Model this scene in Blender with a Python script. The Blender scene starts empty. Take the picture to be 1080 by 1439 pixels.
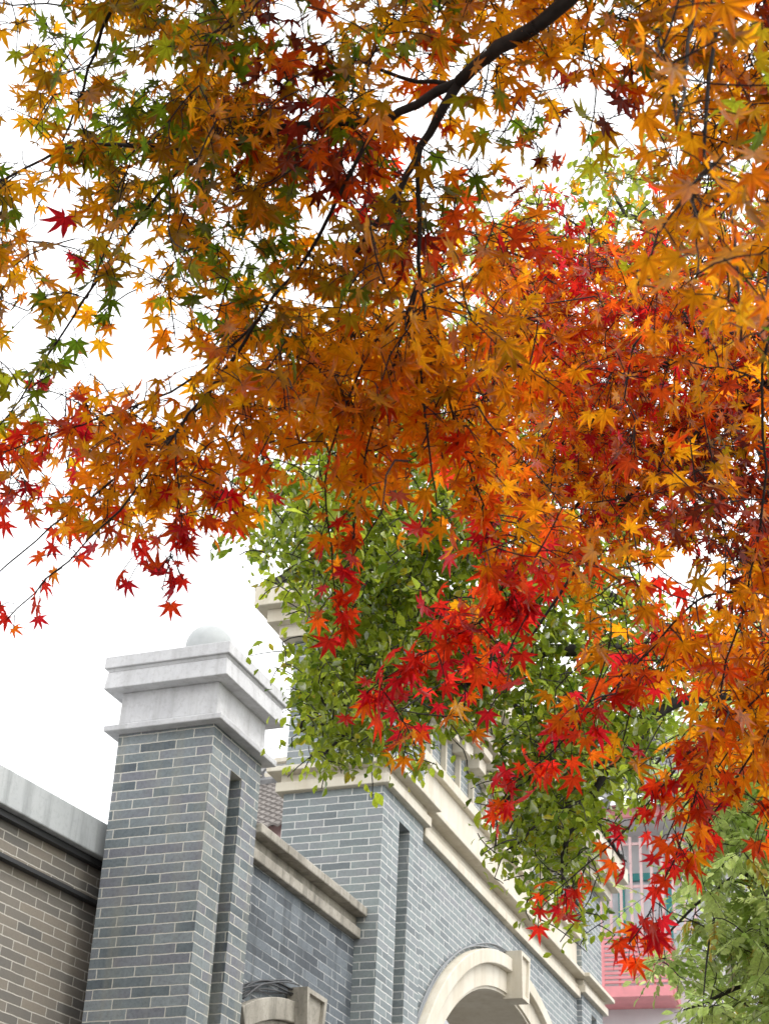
import bpy, math, random
import numpy as np
from mathutils import Vector, Matrix

rng = np.random.default_rng(7)
random.seed(7)
sc = bpy.context.scene
col = sc.collection
R = math.radians

# ------------------------------------------------------------------ camera
F_PX, PIT, ROLL, YAW = 2400.0, R(30.15), R(2.77), R(-22.4)
EYE = 1.6
def _cam_axes():
    B = np.array([[1, 0, 0], [0, math.sin(PIT), -math.cos(PIT)], [0, math.cos(PIT), math.sin(PIT)]])
    cr, sr = math.cos(ROLL), math.sin(ROLL)
    M = np.array([[cr, -sr, 0], [sr, cr, 0], [0, 0, 1]]) @ B
    cy, sy = math.cos(YAW), math.sin(YAW)
    L = np.array([[cy, sy, 0], [-sy, cy, 0], [0, 0, 1]])
    return (L @ M[0], L @ M[1], L @ M[2])
RIGHT, DOWN, FWD = _cam_axes()
CAM = np.array([0.0, 0.0, EYE])
cd = bpy.data.cameras.new("camera")
cam = bpy.data.objects.new("camera", cd); col.objects.link(cam)
cd.sensor_fit = 'VERTICAL'; cd.sensor_height = 24.0; cd.lens = 24.0 * F_PX / 1439.0
cd.dof.use_dof = True; cd.dof.focus_distance = 4.6; cd.dof.aperture_fstop = 11.0
cd.clip_start = 0.05; cd.clip_end = 2000
m = Matrix.Identity(4)
for i in range(3):
    m[i][0] = RIGHT[i]; m[i][1] = -DOWN[i]; m[i][2] = -FWD[i]; m[i][3] = CAM[i]
cam.matrix_world = m
sc.camera = cam

# ------------------------------------------------------------------ light
SUN_EL, SUN_AZ = R(58), R(80)          # azimuth from +Y towards +X
w = bpy.data.worlds.new("World"); sc.world = w; w.use_nodes = True
nt = w.node_tree; bg = nt.nodes["Background"]
sky = nt.nodes.new("ShaderNodeTexSky"); sky.sky_type = 'NISHITA'; sky.sun_disc = False
sky.sun_elevation = SUN_EL; sky.sun_rotation = SUN_AZ
sky.air_density = 1.0; sky.dust_density = 6.0; sky.ozone_density = 1.0
hs = nt.nodes.new("ShaderNodeHueSaturation"); hs.inputs["Saturation"].default_value = 0.12
nt.links.new(sky.outputs[0], hs.inputs["Color"])
# high overcast: a bright white cloud sheet over most of the clear-sky gradient
cn = nt.nodes.new("ShaderNodeTexNoise"); cn.inputs["Scale"].default_value = 1.6; cn.inputs["Detail"].default_value = 5
tc = nt.nodes.new("ShaderNodeTexCoord"); nt.links.new(tc.outputs["Generated"], cn.inputs["Vector"])
cr_ = nt.nodes.new("ShaderNodeValToRGB"); e_ = cr_.color_ramp.elements
e_[0].position = 0.3; e_[0].color = (6.6, 6.75, 6.95, 1); e_[1].position = 0.7; e_[1].color = (8.6, 8.6, 8.6, 1)
nt.links.new(cn.outputs[0], cr_.inputs[0])
cm = nt.nodes.new("ShaderNodeMix"); cm.data_type = 'RGBA'; cm.inputs[0].default_value = 0.75
nt.links.new(hs.outputs[0], cm.inputs[6]); nt.links.new(cr_.outputs[0], cm.inputs[7])
nt.links.new(cm.outputs[2], bg.inputs["Color"])
bg.inputs["Strength"].default_value = 0.15
sl = bpy.data.lights.new("sun", 'SUN'); sl.energy = 0.6; sl.angle = R(25); sl.color = (1.0, 0.96, 0.9)
so = bpy.data.objects.new("sun", sl); col.objects.link(so)
sd = Vector((math.sin(SUN_AZ) * math.cos(SUN_EL), math.cos(SUN_AZ) * math.cos(SUN_EL), math.sin(SUN_EL)))
so.rotation_euler = sd.to_track_quat('Z', 'Y').to_euler(); so.location = sd * 50
vs = sc.view_settings
sc.display_settings.display_device = 'sRGB'
vs.view_transform = 'Standard'; vs.look = 'None'; vs.gamma = 1.0; vs.use_curve_mapping = False
vs.exposure = 1.15
sc.cycles.max_bounces = 10; sc.cycles.diffuse_bounces = 6; sc.cycles.transmission_bounces = 8

# ------------------------------------------------------------------ helpers
def ray(px, py):
    return RIGHT * ((px - 540) / F_PX) + DOWN * ((py - 719.5) / F_PX) + FWD
def at(px, py, depth):
    return CAM + ray(px, py) * depth
def ats(px, py, depth):
    px = np.asarray(px)[:, None]; py = np.asarray(py)[:, None]; d = np.asarray(depth)[:, None]
    return CAM + (RIGHT * ((px - 540) / F_PX) + DOWN * ((py - 719.5) / F_PX) + FWD) * d

class Frame:
    """A building's own axes through the standpoint, turned by yaw; hits() meets its planes."""
    def __init__(s, deg):
        a = R(deg); s.a = a
        s.ex = np.array([math.cos(a), math.sin(a), 0]); s.ey = np.array([-math.sin(a), math.cos(a), 0])
    def loc(s, p): return np.array([p @ s.ex, p @ s.ey, p[2]])
    def onx(s, px, py, x):
        d = s.loc(ray(px, py)); d = d * (x / d[0]); d[2] += EYE; return d
    def ony(s, px, py, y):
        d = s.loc(ray(px, py)); d = d * (y / d[1]); d[2] += EYE; return d

def tag(o, label=None, cat=None, group=None, kind=None):
    if label: o["label"] = label
    if cat: o["category"] = cat
    if group: o["group"] = group
    if kind: o["kind"] = kind
    return o
def thing(name, label, cat, loc=(0, 0, 0), rz=0.0, group=None):
    o = bpy.data.objects.new(name, None); col.objects.link(o)
    o.location = loc; o.rotation_euler = (0, 0, rz); o.empty_display_size = 0.2
    return tag(o, label, cat, group)

class MB:
    def __init__(s): s.v = []; s.f = []
    def add(s, vs_, fs_):
        n = len(s.v); s.v += [tuple(map(float, q)) for q in vs_]; s.f += [tuple(n + i for i in q) for q in fs_]; return s
    def box(s, x0, x1, y0, y1, z0, z1):
        return s.add([(x0, y0, z0), (x1, y0, z0), (x1, y1, z0), (x0, y1, z0), (x0, y0, z1), (x1, y0, z1), (x1, y1, z1), (x0, y1, z1)],
                     [(0, 3, 2, 1), (4, 5, 6, 7), (0, 1, 5, 4), (1, 2, 6, 5), (2, 3, 7, 6), (3, 0, 4, 7)])
    def frustum(s, x0, x1, y0, y1, z0, z1, a, b):
        """box whose plan grows by a at the bottom and b at the top"""
        return s.add([(x0 - a, y0 - a, z0), (x1 + a, y0 - a, z0), (x1 + a, y1 + a, z0), (x0 - a, y1 + a, z0),
                      (x0 - b, y0 - b, z1), (x1 + b, y0 - b, z1), (x1 + b, y1 + b, z1), (x0 - b, y1 + b, z1)],
                     [(0, 3, 2, 1), (4, 5, 6, 7), (0, 1, 5, 4), (1, 2, 6, 5), (2, 3, 7, 6), (3, 0, 4, 7)])
    def prism_x(s, pts, x0, x1):
        """closed outline in (y, z), counter-clockwise seen from +x, extruded along x"""
        n = len(pts)
        vv = [(x0, p[0], p[1]) for p in pts] + [(x1, p[0], p[1]) for p in pts]
        ff = [tuple(range(n, 2 * n)), tuple(reversed(range(n)))]
        ff += [(i, (i + 1) % n, n + (i + 1) % n, n + i) for i in range(n)]
        return s.add(vv, ff)
    def strip_x(s, outer, inner, x0, x1):
        """ring segment between two open polylines in (y, z), thick from x0 to x1"""
        n = len(outer)
        for i in range(n - 1):
            q = [outer[i], outer[i + 1], inner[i + 1], inner[i]]
            vv = [(x0, *p) for p in q] + [(x1, *p) for p in q]
            ff = [(0, 1, 2, 3), (7, 6, 5, 4), (0, 4, 5, 1), (2, 6, 7, 3)]
            if i == 0: ff.append((0, 3, 7, 4))
            if i == n - 2: ff.append((1, 5, 6, 2))
            s.add(vv, ff)
        return s
    def tube(s, pts, rad, seg=6, cap=True):
        pts = [np.asarray(p, float) for p in pts]; n = len(pts)
        if np.isscalar(rad): rad = [rad] * n
        base = len(s.v); up = np.array([0.13, 0.21, 0.97])
        for i in range(n):
            t = pts[min(i + 1, n - 1)] - pts[max(i - 1, 0)]; t /= (np.linalg.norm(t) + 1e-9)
            a = np.cross(t, up); la = np.linalg.norm(a)
            a = a / la if la > 1e-3 else np.array([1.0, 0, 0]); b = np.cross(t, a)
            for k in range(seg):
                th = 2 * math.pi * k / seg
                s.v.append(tuple(pts[i] + rad[i] * (math.cos(th) * a + math.sin(th) * b)))
        for i in range(n - 1):
            for k in range(seg):
                k2 = (k + 1) % seg
                s.f.append((base + i * seg + k, base + i * seg + k2, base + (i + 1) * seg + k2, base + (i + 1) * seg + k))
        if cap:
            s.f.append(tuple(base + k for k in reversed(range(seg))))
            s.f.append(tuple(base + (n - 1) * seg + k for k in range(seg)))
        return s
    def lathe(s, prof, cx, cy, seg=40):
        base = len(s.v); n = len(prof)
        for r, z in prof:
            for k in range(seg):
                th = 2 * math.pi * k / seg; s.v.append((cx + r * math.cos(th), cy + r * math.sin(th), z))
        for i in range(n - 1):
            for k in range(seg):
                k2 = (k + 1) % seg
                s.f.append((base + i * seg + k, base + i * seg + k2, base + (i + 1) * seg + k2, base + (i + 1) * seg + k))
        s.f.append(tuple(base + k for k in reversed(range(seg))))
        s.f.append(tuple(base + (n - 1) * seg + k for k in range(seg)))
        return s
    def build(s, name, mat, parent=None, bevel=0.0, smooth=False, label=None):
        me = bpy.data.meshes.new(name); me.from_pydata(s.v, [], s.f); me.validate(); me.update()
        me.materials.append(mat)
        o = bpy.data.objects.new(name, me); col.objects.link(o)
        if parent: o.parent = parent
        if smooth: me.polygons.foreach_set("use_smooth", [True] * len(me.polygons))
        if bevel:
            bm = o.modifiers.new("bevel", 'BEVEL'); bm.width = bevel; bm.segments = 2; bm.limit_method = 'ANGLE'; bm.angle_limit = R(40)
        if label: o["label"] = label
        return o

# ------------------------------------------------------------------ materials
class NT:
    def __init__(s, name):
        s.m = bpy.data.materials.new(name); s.m.use_nodes = True; s.t = s.m.node_tree; s.n = s.t.nodes
        s.p = s.n["Principled BSDF"]; s.out = s.n["Material Output"]
    def node(s, ty, **kw):
        n = s.n.new(ty)
        for k, v in kw.items(): setattr(n, k, v)
        return n
    def lk(s, a, b): s.t.links.new(a, b)
    def val(s, sock, x):
        if hasattr(x, 'is_output'): s.lk(x, sock)
        else: sock.default_value = x
    def math(s, op, a, b=None, c=None):
        n = s.node("ShaderNodeMath", operation=op); s.val(n.inputs[0], a)
        if b is not None: s.val(n.inputs[1], b)
        if c is not None: s.val(n.inputs[2], c)
        return n.outputs[0]
    def mix(s, f, a, b, mode='MIX'):
        n = s.node("ShaderNodeMix", data_type='RGBA', blend_type=mode); s.val(n.inputs[0], f)
        for k, x in ((6, a), (7, b)):
            if hasattr(x, 'is_output'): s.lk(x, n.inputs[k])
            else: n.inputs[k].default_value = (*x, 1) if len(x) == 3 else x
        return n.outputs[2]
    def noise(s, vec, scale, detail=4, rough=0.55, out=0):
        n = s.node("ShaderNodeTexNoise"); n.inputs["Scale"].default_value = scale
        n.inputs["Detail"].default_value = detail; n.inputs["Roughness"].default_value = rough
        if vec is not None: s.lk(vec, n.inputs["Vector"])
        return n.outputs[out]
    def ramp(s, f, stops, interp='LINEAR'):
        n = s.node("ShaderNodeValToRGB"); n.color_ramp.interpolation = interp
        e = n.color_ramp.elements
        while len(e) < len(stops): e.new(0.5)
        for el, (p, c) in zip(e, stops):
            el.position = p; el.color = (*c, 1) if not np.isscalar(c) else (c, c, c, 1)
        s.lk(f, n.inputs[0]); return n.outputs[0]
    def obj(s):
        n = s.node("ShaderNodeTexCoord"); return n.outputs["Object"], n.outputs["Normal"]
    def scaled(s, vec, sx, sy, sz):
        n = s.node("ShaderNodeVectorMath", operation='MULTIPLY'); s.lk(vec, n.inputs[0]); n.inputs[1].default_value = (sx, sy, sz); return n.outputs[0]
    def bump(s, h, strength, dist=0.01):
        n = s.node("ShaderNodeBump"); n.inputs["Strength"].default_value = strength; n.inputs["Distance"].default_value = dist
        s.lk(h, n.inputs["Height"]); s.lk(n.outputs[0], s.p.inputs["Normal"])

def brick_mat(name, bw, bh, mw, ramp, mortar, stain=None, stain_amt=0.0, blotch=0.25, mortar_fade=0.0):
    s = NT(name); ov, on = s.obj()
    sp = s.node("ShaderNodeSeparateXYZ"); s.lk(ov, sp.inputs[0])
    sn = s.node("ShaderNodeSeparateXYZ"); s.lk(on, sn.inputs[0])
    side = s.math('GREATER_THAN', s.math('ABSOLUTE', sn.outputs[0]), 0.6)
    mx = s.node("ShaderNodeMix", data_type='FLOAT'); s.lk(side, mx.inputs[0]); s.lk(sp.outputs[0], mx.inputs[2]); s.lk(sp.outputs[1], mx.inputs[3])
    wob = s.noise(ov, 6.0, 2); wob2 = s.noise(s.scaled(ov, 1.3, 1.1, 1.7), 9.0, 2)
    u = s.math('ADD', mx.outputs[0], s.math('MULTIPLY', s.math('SUBTRACT', wob, 0.5), 0.012))
    z = s.math('ADD', sp.outputs[2], s.math('MULTIPLY', s.math('SUBTRACT', wob2, 0.5), 0.009))
    zr = s.math('DIVIDE', z, bh); row = s.math('FLOOR', zr); fz = s.math('FRACT', zr)
    par = s.math('MODULO', s.math('ABSOLUTE', row), 2.0)
    rn = s.node("ShaderNodeTexWhiteNoise", noise_dimensions='1D'); s.lk(row, rn.inputs["W"])
    jit = s.math('MULTIPLY', s.math('SUBTRACT', rn.outputs["Value"], 0.5), 0.16)
    ur = s.math('ADD', s.math('DIVIDE', u, bw), s.math('ADD', s.math('MULTIPLY', par, 0.5), jit))
    cl = s.math('FLOOR', ur); fu = s.math('FRACT', ur)
    dz = s.math('MULTIPLY', s.math('MINIMUM', fz, s.math('SUBTRACT', 1.0, fz)), bh)
    du = s.math('MULTIPLY', s.math('MINIMUM', fu, s.math('SUBTRACT', 1.0, fu)), bw)
    d = s.math('MINIMUM', dz, du)
    edge = s.noise(ov, 60.0, 2)
    d = s.math('ADD', d, s.math('MULTIPLY', s.math('SUBTRACT', edge, 0.5), mw * 0.5))
    mask = s.node("ShaderNodeMapRange", interpolation_type='SMOOTHSTEP'); s.lk(d, mask.inputs[0])
    mask.inputs[1].default_value = mw * 0.35; mask.inputs[2].default_value = mw * 0.75
    brick = mask.outputs[0]                                           # 1 on the brick, 0 in the joint
    cid = s.node("ShaderNodeCombineXYZ"); s.lk(cl, cid.inputs[0]); s.lk(row, cid.inputs[1]); s.lk(s.math('MULTIPLY', side, 17.0), cid.inputs[2])
    wn = s.node("ShaderNodeTexWhiteNoise", noise_dimensions='3D'); s.lk(cid.outputs[0], wn.inputs["Vector"])
    big = s.noise(ov, 1.6, 3)
    pick = s.math('ADD', s.math('MULTIPLY', wn.outputs["Value"], 0.62), s.math('MULTIPLY', s.math('SUBTRACT', big, 0.36), 0.9))
    c = s.ramp(pick, [(p_, tuple(q * 0.77 for q in c_)) for p_, c_ in ramp])
    fine = s.noise(ov, 45.0, 5, 0.65)
    c = s.mix(1.0, c, s.ramp(fine, [(0.3, 1 - blotch), (0.5, 1.0), (0.72, 1 + blotch * 0.6)]), 'MULTIPLY')
    spots = s.noise(ov, 130.0, 3, 0.7)
    c = s.mix(s.math('MULTIPLY', s.ramp(spots, [(0.58, 0.0), (0.68, 1.0)]), 0.35), c, (0.05, 0.055, 0.06))
    mc = s.mix(s.noise(ov, 14.0, 4), mortar, tuple(q * 0.72 for q in mortar))
    if mortar_fade:
        fd = s.ramp(s.noise(s.scaled(ov, 1, 1, 1.6), 2.3, 4), [(0.42, 0.0), (0.62, mortar_fade)])
        mc = s.mix(fd, mc, c)
    c = s.mix(brick, mc, c)
    if stain:
        st = s.ramp(s.noise(s.scaled(ov, 5, 5, 0.5), 1.4, 5, 0.6), [(0.5, 0.0), (0.72, stain_amt)])
        c = s.mix(st, c, stain)
    s.lk(c, s.p.inputs["Base Color"]); s.p.inputs["Roughness"].default_value = 0.78
    s.p.inputs["Specular IOR Level"].default_value = 0.35
    s.bump(s.math('ADD', brick, s.math('MULTIPLY', fine, 0.5)), 0.55, 0.004)
    return s.m

def plaster_mat(name, c0, c1, scale=3.0, streak=0.35, streak_col=(0.2, 0.19, 0.17), bump=0.25, spots=0.15, rough=0.8):
    s = NT(name); ov, on = s.obj()
    n = s.noise(ov, scale, 5, 0.6); c = s.ramp(n, [(0.3, c0), (0.68, c1)])
    st = s.ramp(s.noise(s.scaled(ov, 9, 9, 0.7), 1.2, 5, 0.65), [(0.47, 0.0), (0.66, streak)])
    c = s.mix(st, c, streak_col)
    fine = s.noise(ov, 38.0, 5, 0.7)
    c = s.mix(s.math('MULTIPLY', s.ramp(fine, [(0.52, 0.0), (0.66, 1.0)]), spots), c, streak_col)
    s.lk(c, s.p.inputs["Base Color"]); s.p.inputs["Roughness"].default_value = rough
    s.p.inputs["Specular IOR Level"].default_value = 0.25
    s.bump(s.noise(ov, 22.0, 6, 0.7), bump, 0.006)
    return s.m

def paint_mat(name, c, rough=0.5, var=0.12):
    s = NT(name); ov, on = s.obj()
    n = s.noise(ov, 7.0, 4)
    s.lk(s.mix(1.0, c, s.ramp(n, [(0.3, 1 - var), (0.7, 1 + var * 0.5)]), 'MULTIPLY'), s.p.inputs["Base Color"])
    s.p.inputs["Roughness"].default_value = rough
    return s.m

M_PILLAR = brick_mat("pillar_brick", 0.248, 0.06, 0.0056,
    [(0.0, (0.07, 0.08, 0.10)), (0.2, (0.16, 0.19, 0.205)), (0.4, (0.235, 0.268, 0.278)), (0.55, (0.215, 0.22, 0.25)), (0.72, (0.29, 0.325, 0.335)), (1.0, (0.17, 0.185, 0.215))],
    (0.66, 0.63, 0.56), (0.30, 0.28, 0.21), 0.4)
M_LOWBRICK = brick_mat("garden_wall_brick", 0.245, 0.06, 0.006,
    [(0.0, (0.07, 0.08, 0.095)), (0.35, (0.14, 0.16, 0.18)), (0.6, (0.19, 0.215, 0.24)), (1.0, (0.25, 0.28, 0.305))],
    (0.5, 0.5, 0.495), (0.03, 0.034, 0.038), 0.75, mortar_fade=0.8)
M_GATEBRICK = brick_mat("gatehouse_brick", 0.2325, 0.0568, 0.0066,
    [(0.0, (0.17, 0.19, 0.205)), (0.3, (0.26, 0.295, 0.305)), (0.55, (0.32, 0.36, 0.362)), (0.75, (0.295, 0.312, 0.33)), (1.0, (0.38, 0.42, 0.42))],
    (0.72, 0.71, 0.68), (0.24, 0.32, 0.3), 0.15, blotch=0.15)
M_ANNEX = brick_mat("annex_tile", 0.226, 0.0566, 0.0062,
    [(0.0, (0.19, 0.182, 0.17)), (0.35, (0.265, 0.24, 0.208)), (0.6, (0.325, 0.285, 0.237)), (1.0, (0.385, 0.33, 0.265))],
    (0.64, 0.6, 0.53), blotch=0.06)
M_CAP = plaster_mat("white_lime_cap", (0.47, 0.465, 0.475), (0.58, 0.575, 0.58), 4.0, 0.35, (0.27, 0.26, 0.25), 0.6, 0.3)
M_BALL = plaster_mat("ball_stone", (0.35, 0.365, 0.365), (0.44, 0.455, 0.455), 6.0, 0.2, (0.35, 0.36, 0.34), 0.3, 0.2)
M_CREAM = plaster_mat("cream_render", (0.57, 0.515, 0.41), (0.67, 0.63, 0.54), 2.2, 0.34, (0.42, 0.35, 0.25), 0.2, 0.14)
M_CONC = plaster_mat("weathered_coping", (0.27, 0.245, 0.205), (0.45, 0.415, 0.355), 3.2, 0.65, (0.13, 0.12, 0.1), 0.5, 0.45)
M_COPING = plaster_mat("grey_coping", (0.41, 0.43, 0.435), (0.51, 0.52, 0.52), 1.6, 0.5, (0.2, 0.21, 0.21), 0.3, 0.2)
M_DARK = paint_mat("dark_metal_and_shadow", (0.035, 0.035, 0.037), 0.5)  # string course metal; also colours the painted shadow under the annex coping
M_CABLE = paint_mat("black_cable_sheath", (0.022, 0.023, 0.026), 0.45)
M_GCABLE = paint_mat("grey_cable_sheath", (0.2, 0.21, 0.22), 0.5)
M_ROOF = plaster_mat("grey_roof_tile", (0.13, 0.13, 0.135), (0.26, 0.255, 0.25), 5.0, 0.4, (0.08, 0.08, 0.075), 0.4, 0.4)
M_BROOF = plaster_mat("brown_grey_roof_tile", (0.12, 0.108, 0.1), (0.21, 0.19, 0.175), 7.0, 0.4, (0.1, 0.085, 0.075), 0.4, 0.5)
M_PINK = paint_mat("pink_paint", (0.76, 0.28, 0.30), 0.5)
M_PINKB = paint_mat("pale_pink_bars", (0.7, 0.48, 0.47), 0.45)
M_TEAL = paint_mat("teal_frame", (0.03, 0.3, 0.29), 0.4)
M_GLASS = paint_mat("grey_window_glass", (0.66, 0.7, 0.73), 0.25)
M_WHITE = plaster_mat("white_wall", (0.64, 0.65, 0.66), (0.72, 0.72, 0.72), 1.2, 0.12, (0.5, 0.5, 0.5), 0.1, 0.05)
M_BARK = plaster_mat("maple_bark", (0.014, 0.011, 0.010), (0.036, 0.029, 0.026), 25.0, 0.5, (0.015, 0.013, 0.012), 0.8, 0.3)
M_BARK2 = plaster_mat("grey_bark", (0.022, 0.019, 0.018), (0.06, 0.053, 0.048), 18.0, 0.5, (0.02, 0.018, 0.016), 0.8, 0.3)

def leaf_mat(name, trans=0.6, vein_dark=0.45, gloss=0.4, blotch_c=(0.85, 0.9, 0.9)):
    s = NT(name); s.n.remove(s.p)
    a = s.node("ShaderNodeAttribute", attribute_name="leaf_colour"); v = s.node("ShaderNodeAttribute", attribute_name="vein")
    c = a.outputs["Color"]
    geo = s.node("ShaderNodeNewGeometry")
    n = s.noise(geo.outputs["Position"], 90.0, 3)
    c = s.mix(1.0, c, s.ramp(n, [(0.3, 0.78), (0.7, 1.12)]), 'MULTIPLY')
    c = s.mix(s.ramp(s.noise(geo.outputs["Position"], 28.0, 3), [(0.45, 0.0), (0.7, 0.7)]), c, s.mix(1.0, c, blotch_c, 'MULTIPLY'))
    c = s.mix(s.ramp(s.noise(geo.outputs["Position"], 55.0, 4, 0.65), [(0.63, 0.0), (0.7, 0.6)]), c, (0.09, 0.035, 0.012))
    vf = s.ramp(v.outputs["Fac"], [(0.8, 0.0), (0.97, vein_dark)])
    c = s.mix(vf, c, s.mix(1.0, c, (0.55, 0.3, 0.25), 'MULTIPLY'))
    d = s.node("ShaderNodeBsdfDiffuse"); t = s.node("ShaderNodeBsdfTranslucent")
    s.lk(s.mix(1.0, c, (0.62, 0.62, 0.62), 'MULTIPLY'), d.inputs[0]); s.lk(c, t.inputs[0])
    mx = s.node("ShaderNodeMixShader"); mx.inputs[0].default_value = trans; s.lk(d.outputs[0], mx.inputs[1]); s.lk(t.outputs[0], mx.inputs[2])
    g = s.node("ShaderNodeBsdfGlossy"); g.inputs["Roughness"].default_value = 0.42
    fr = s.node("ShaderNodeFresnel"); fr.inputs[0].default_value = 1.4
    m2 = s.node("ShaderNodeMixShader"); s.lk(s.math('MULTIPLY', fr.outputs[0], gloss), m2.inputs[0]); s.lk(mx.outputs[0], m2.inputs[1]); s.lk(g.outputs[0], m2.inputs[2])
    s.lk(m2.outputs[0], s.out.inputs["Surface"])
    return s.m
M_MAPLE = leaf_mat("maple_leaf", 0.86, 0.5, 0.04, (0.98, 0.76, 0.8))
M_GREEN = leaf_mat("green_leaf", 0.66, 0.2, 0.2)
M_PINN = leaf_mat("pinnate_leaf", 0.72, 0.2, 0.22)

# ------------------------------------------------------------------ ground
s = NT("ground_paving"); ov, on = s.obj()
bt = s.node("ShaderNodeTexBrick"); s.lk(ov, bt.inputs["Vector"]); bt.inputs["Scale"].default_value = 2.0
bt.inputs["Color1"].default_value = (0.085, 0.08, 0.075, 1); bt.inputs["Color2"].default_value = (0.11, 0.104, 0.098, 1); bt.inputs["Mortar"].default_value = (0.16, 0.155, 0.15, 1)
bt.inputs["Mortar Size"].default_value = 0.01
s.lk(s.mix(1.0, bt.outputs[0], s.ramp(s.noise(ov, 0.8, 5), [(0.3, 0.8), (0.7, 1.1)]), 'MULTIPLY'), s.p.inputs["Base Color"]); s.p.inputs["Roughness"].default_value = 0.85
g = MB(); g.add([(-400, -400, 0), (400, -400, 0), (400, 400, 0), (-400, 400, 0)], [(0, 1, 2, 3)])
tag(g.build("ground", s.m), "grey paved ground in front of the brick gate", "ground", kind="structure")

# ------------------------------------------------------------------ brick gate pillar
Z = EYE
X1, Y1, PW = -4.566, 8.545, 0.66
T1 = 4.057 + Z
SL0, SL1, SLT, SLD = Y1 + 0.265, Y1 + 0.425, 3.86 + Z, 0.2
gp = thing("brick_pillar", "grey brick gate pillar with a white moulded cap and stone ball on top", "pillar", (X1, Y1, 0))
def sh(m_, x0, x1, y0, y1, z0, z1): m_.box(x0 - X1, x1 - X1, y0 - Y1, y1 - Y1, z0, z1)
b = MB()
sh(b, X1 - PW, X1 - SLD, Y1, Y1 + PW + 0.02, 0, T1)
sh(b, X1 - SLD, X1, Y1, SL0, 0, T1)
sh(b, X1 - SLD, X1, SL1, Y1 + PW + 0.02, 0, T1)
sh(b, X1 - SLD, X1, SL0, SL1, SLT, T1)
b.build("brick_shaft", M_PILLAR, gp)
def cap(m_, z0, z1, a, b2):
    m_.frustum(-PW, 0, 0, PW + 0.02, z0 + Z, z1 + Z, a, b2)
cp = MB(); cap(cp, 4.058, 4.096, 0.072, 0.075); cap(cp, 4.096, 4.124, 0.07, 0.014)
cp.build("cap_ledge", M_CAP, gp, 0.006)
cp = MB(); cap(cp, 4.124, 4.336, 0.010, 0.006); cp.build("cap_neck", M_CAP, gp, 0.006)
cp = MB(); cap(cp, 4.336, 4.452, 0.097, 0.086); cap(cp, 4.452, 4.474, 0.080, 0.092)
cp.build("cap_fascia", M_CAP, gp, 0.005)
cp = MB(); cap(cp, 4.474, 4.556, 0.107, 0.104); cp.build("cap_slab", M_CAP, gp, 0.006)
bl = MB(); br_, bz = 0.156, 4.758 + Z
prof = [(0.125, 4.5565 + Z), (0.125, 4.585 + Z), (0.105, 4.60 + Z), (0.09, bz - math.sqrt(br_ ** 2 - 0.09 ** 2))]
a0 = math.asin(-math.sqrt(br_ ** 2 - 0.09 ** 2) / br_)
prof += [(br_ * math.cos(t), bz + br_ * math.sin(t)) for t in np.linspace(a0, math.pi / 2 - 0.02, 26)[1:]]
bl.lathe(prof, -4.845 - X1, 8.89 - Y1, 48); bl.build("ball_finial", M_BALL, gp, smooth=True)

# ------------------------------------------------------------------ low garden wall with its coping and arch
XW = X1 - 0.06
WY0, WY1 = Y1 + PW + 0.022, 11.043
lw = thing("garden_wall", "low dark grey brick wall with weathered stone coping between the two pillars", "wall", (XW, WY0, 0))
dW = WY1 - WY0
ac, azc, ari, aro = 10.15 - WY0, 0.845 + Z, 1.775, 1.91
def arc(cy, cz, r, hw, n=28, sx=1.0):
    t = math.asin(min(1, hw / r)); return [(cy - sx * r * math.sin(q), cz + r * math.cos(q)) for q in np.linspace(t, -t, n)]
b = MB()
hw = 0.80
top = 3.445 + Z
op = arc(ac, azc, ari, hw)
b.box(-0.24, 0, 0, ac - hw, 0, top); b.box(-0.24, 0, ac + hw, dW, 0, top)
b.prism_x(list(reversed([(ac - hw, top)] + op + [(ac + hw, top)]))[::-1][::-1], -0.24, 0)
b.build("brick_face", M_LOWBRICK, lw)
b = MB(); b.prism_x([(ac - hw + .002, 0.0), (ac + hw - .002, 0.0)] + list(reversed([(q[0] * .997 + ac * .003, q[1] - .002) for q in op])), -0.2, -0.12); b.build("arch_panel", M_CREAM, lw)
b = MB()
b.strip_x(arc(ac, azc, aro, 0.895), arc(ac, azc, ari - .0, 0.832), -0.1, 0.055)
b.strip_x(arc(ac, azc, ari - .002, 0.83), arc(ac, azc, ari - .05, 0.80), -0.1, 0.025)
b.build("arch_moulding", M_CONC, lw, 0.006)
b = MB()
zk0, zk1 = azc + ari - 0.12, azc + aro + 0.08
b.add([(-0.05, ac - .12, zk0), (0.14, ac - .12, zk0), (0.14, ac + .12, zk0), (-0.05, ac + .12, zk0),
       (-0.05, ac - .165, zk1), (0.14, ac - .165, zk1), (0.14, ac + .165, zk1), (-0.05, ac + .165, zk1)],
      [(0, 3, 2, 1), (4, 5, 6, 7), (0, 1, 5, 4), (2, 3, 7, 6), (3, 0, 4, 7)])
q0 = [(0.14, ac - .12, zk0), (0.14, ac + .12, zk0), (0.14, ac + .165, zk1), (0.14, ac - .165, zk1)]
q1 = [(0.14, ac - .085, zk0 + .03), (0.14, ac + .085, zk0 + .03), (0.14, ac + .125, zk1 - .03), (0.14, ac - .125, zk1 - .03)]
q2 = [(0.115, p[1], p[2]) for p in q1]
b.add(q0 + q1 + q2, [(0, 1, 5, 4), (1, 2, 6, 5), (2, 3, 7, 6), (3, 0, 4, 7), (4, 5, 9, 8), (5, 6, 10, 9), (6, 7, 11, 10), (7, 4, 8, 11), (8, 9, 10, 11)])
b.build("keystone", M_CONC, lw)
b = MB(); b.box(-0.30, 0.05, 0, dW, top + .002, 3.52 + Z); b.build("coping_moulding", M_CONC, lw, 0.008)
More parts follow.
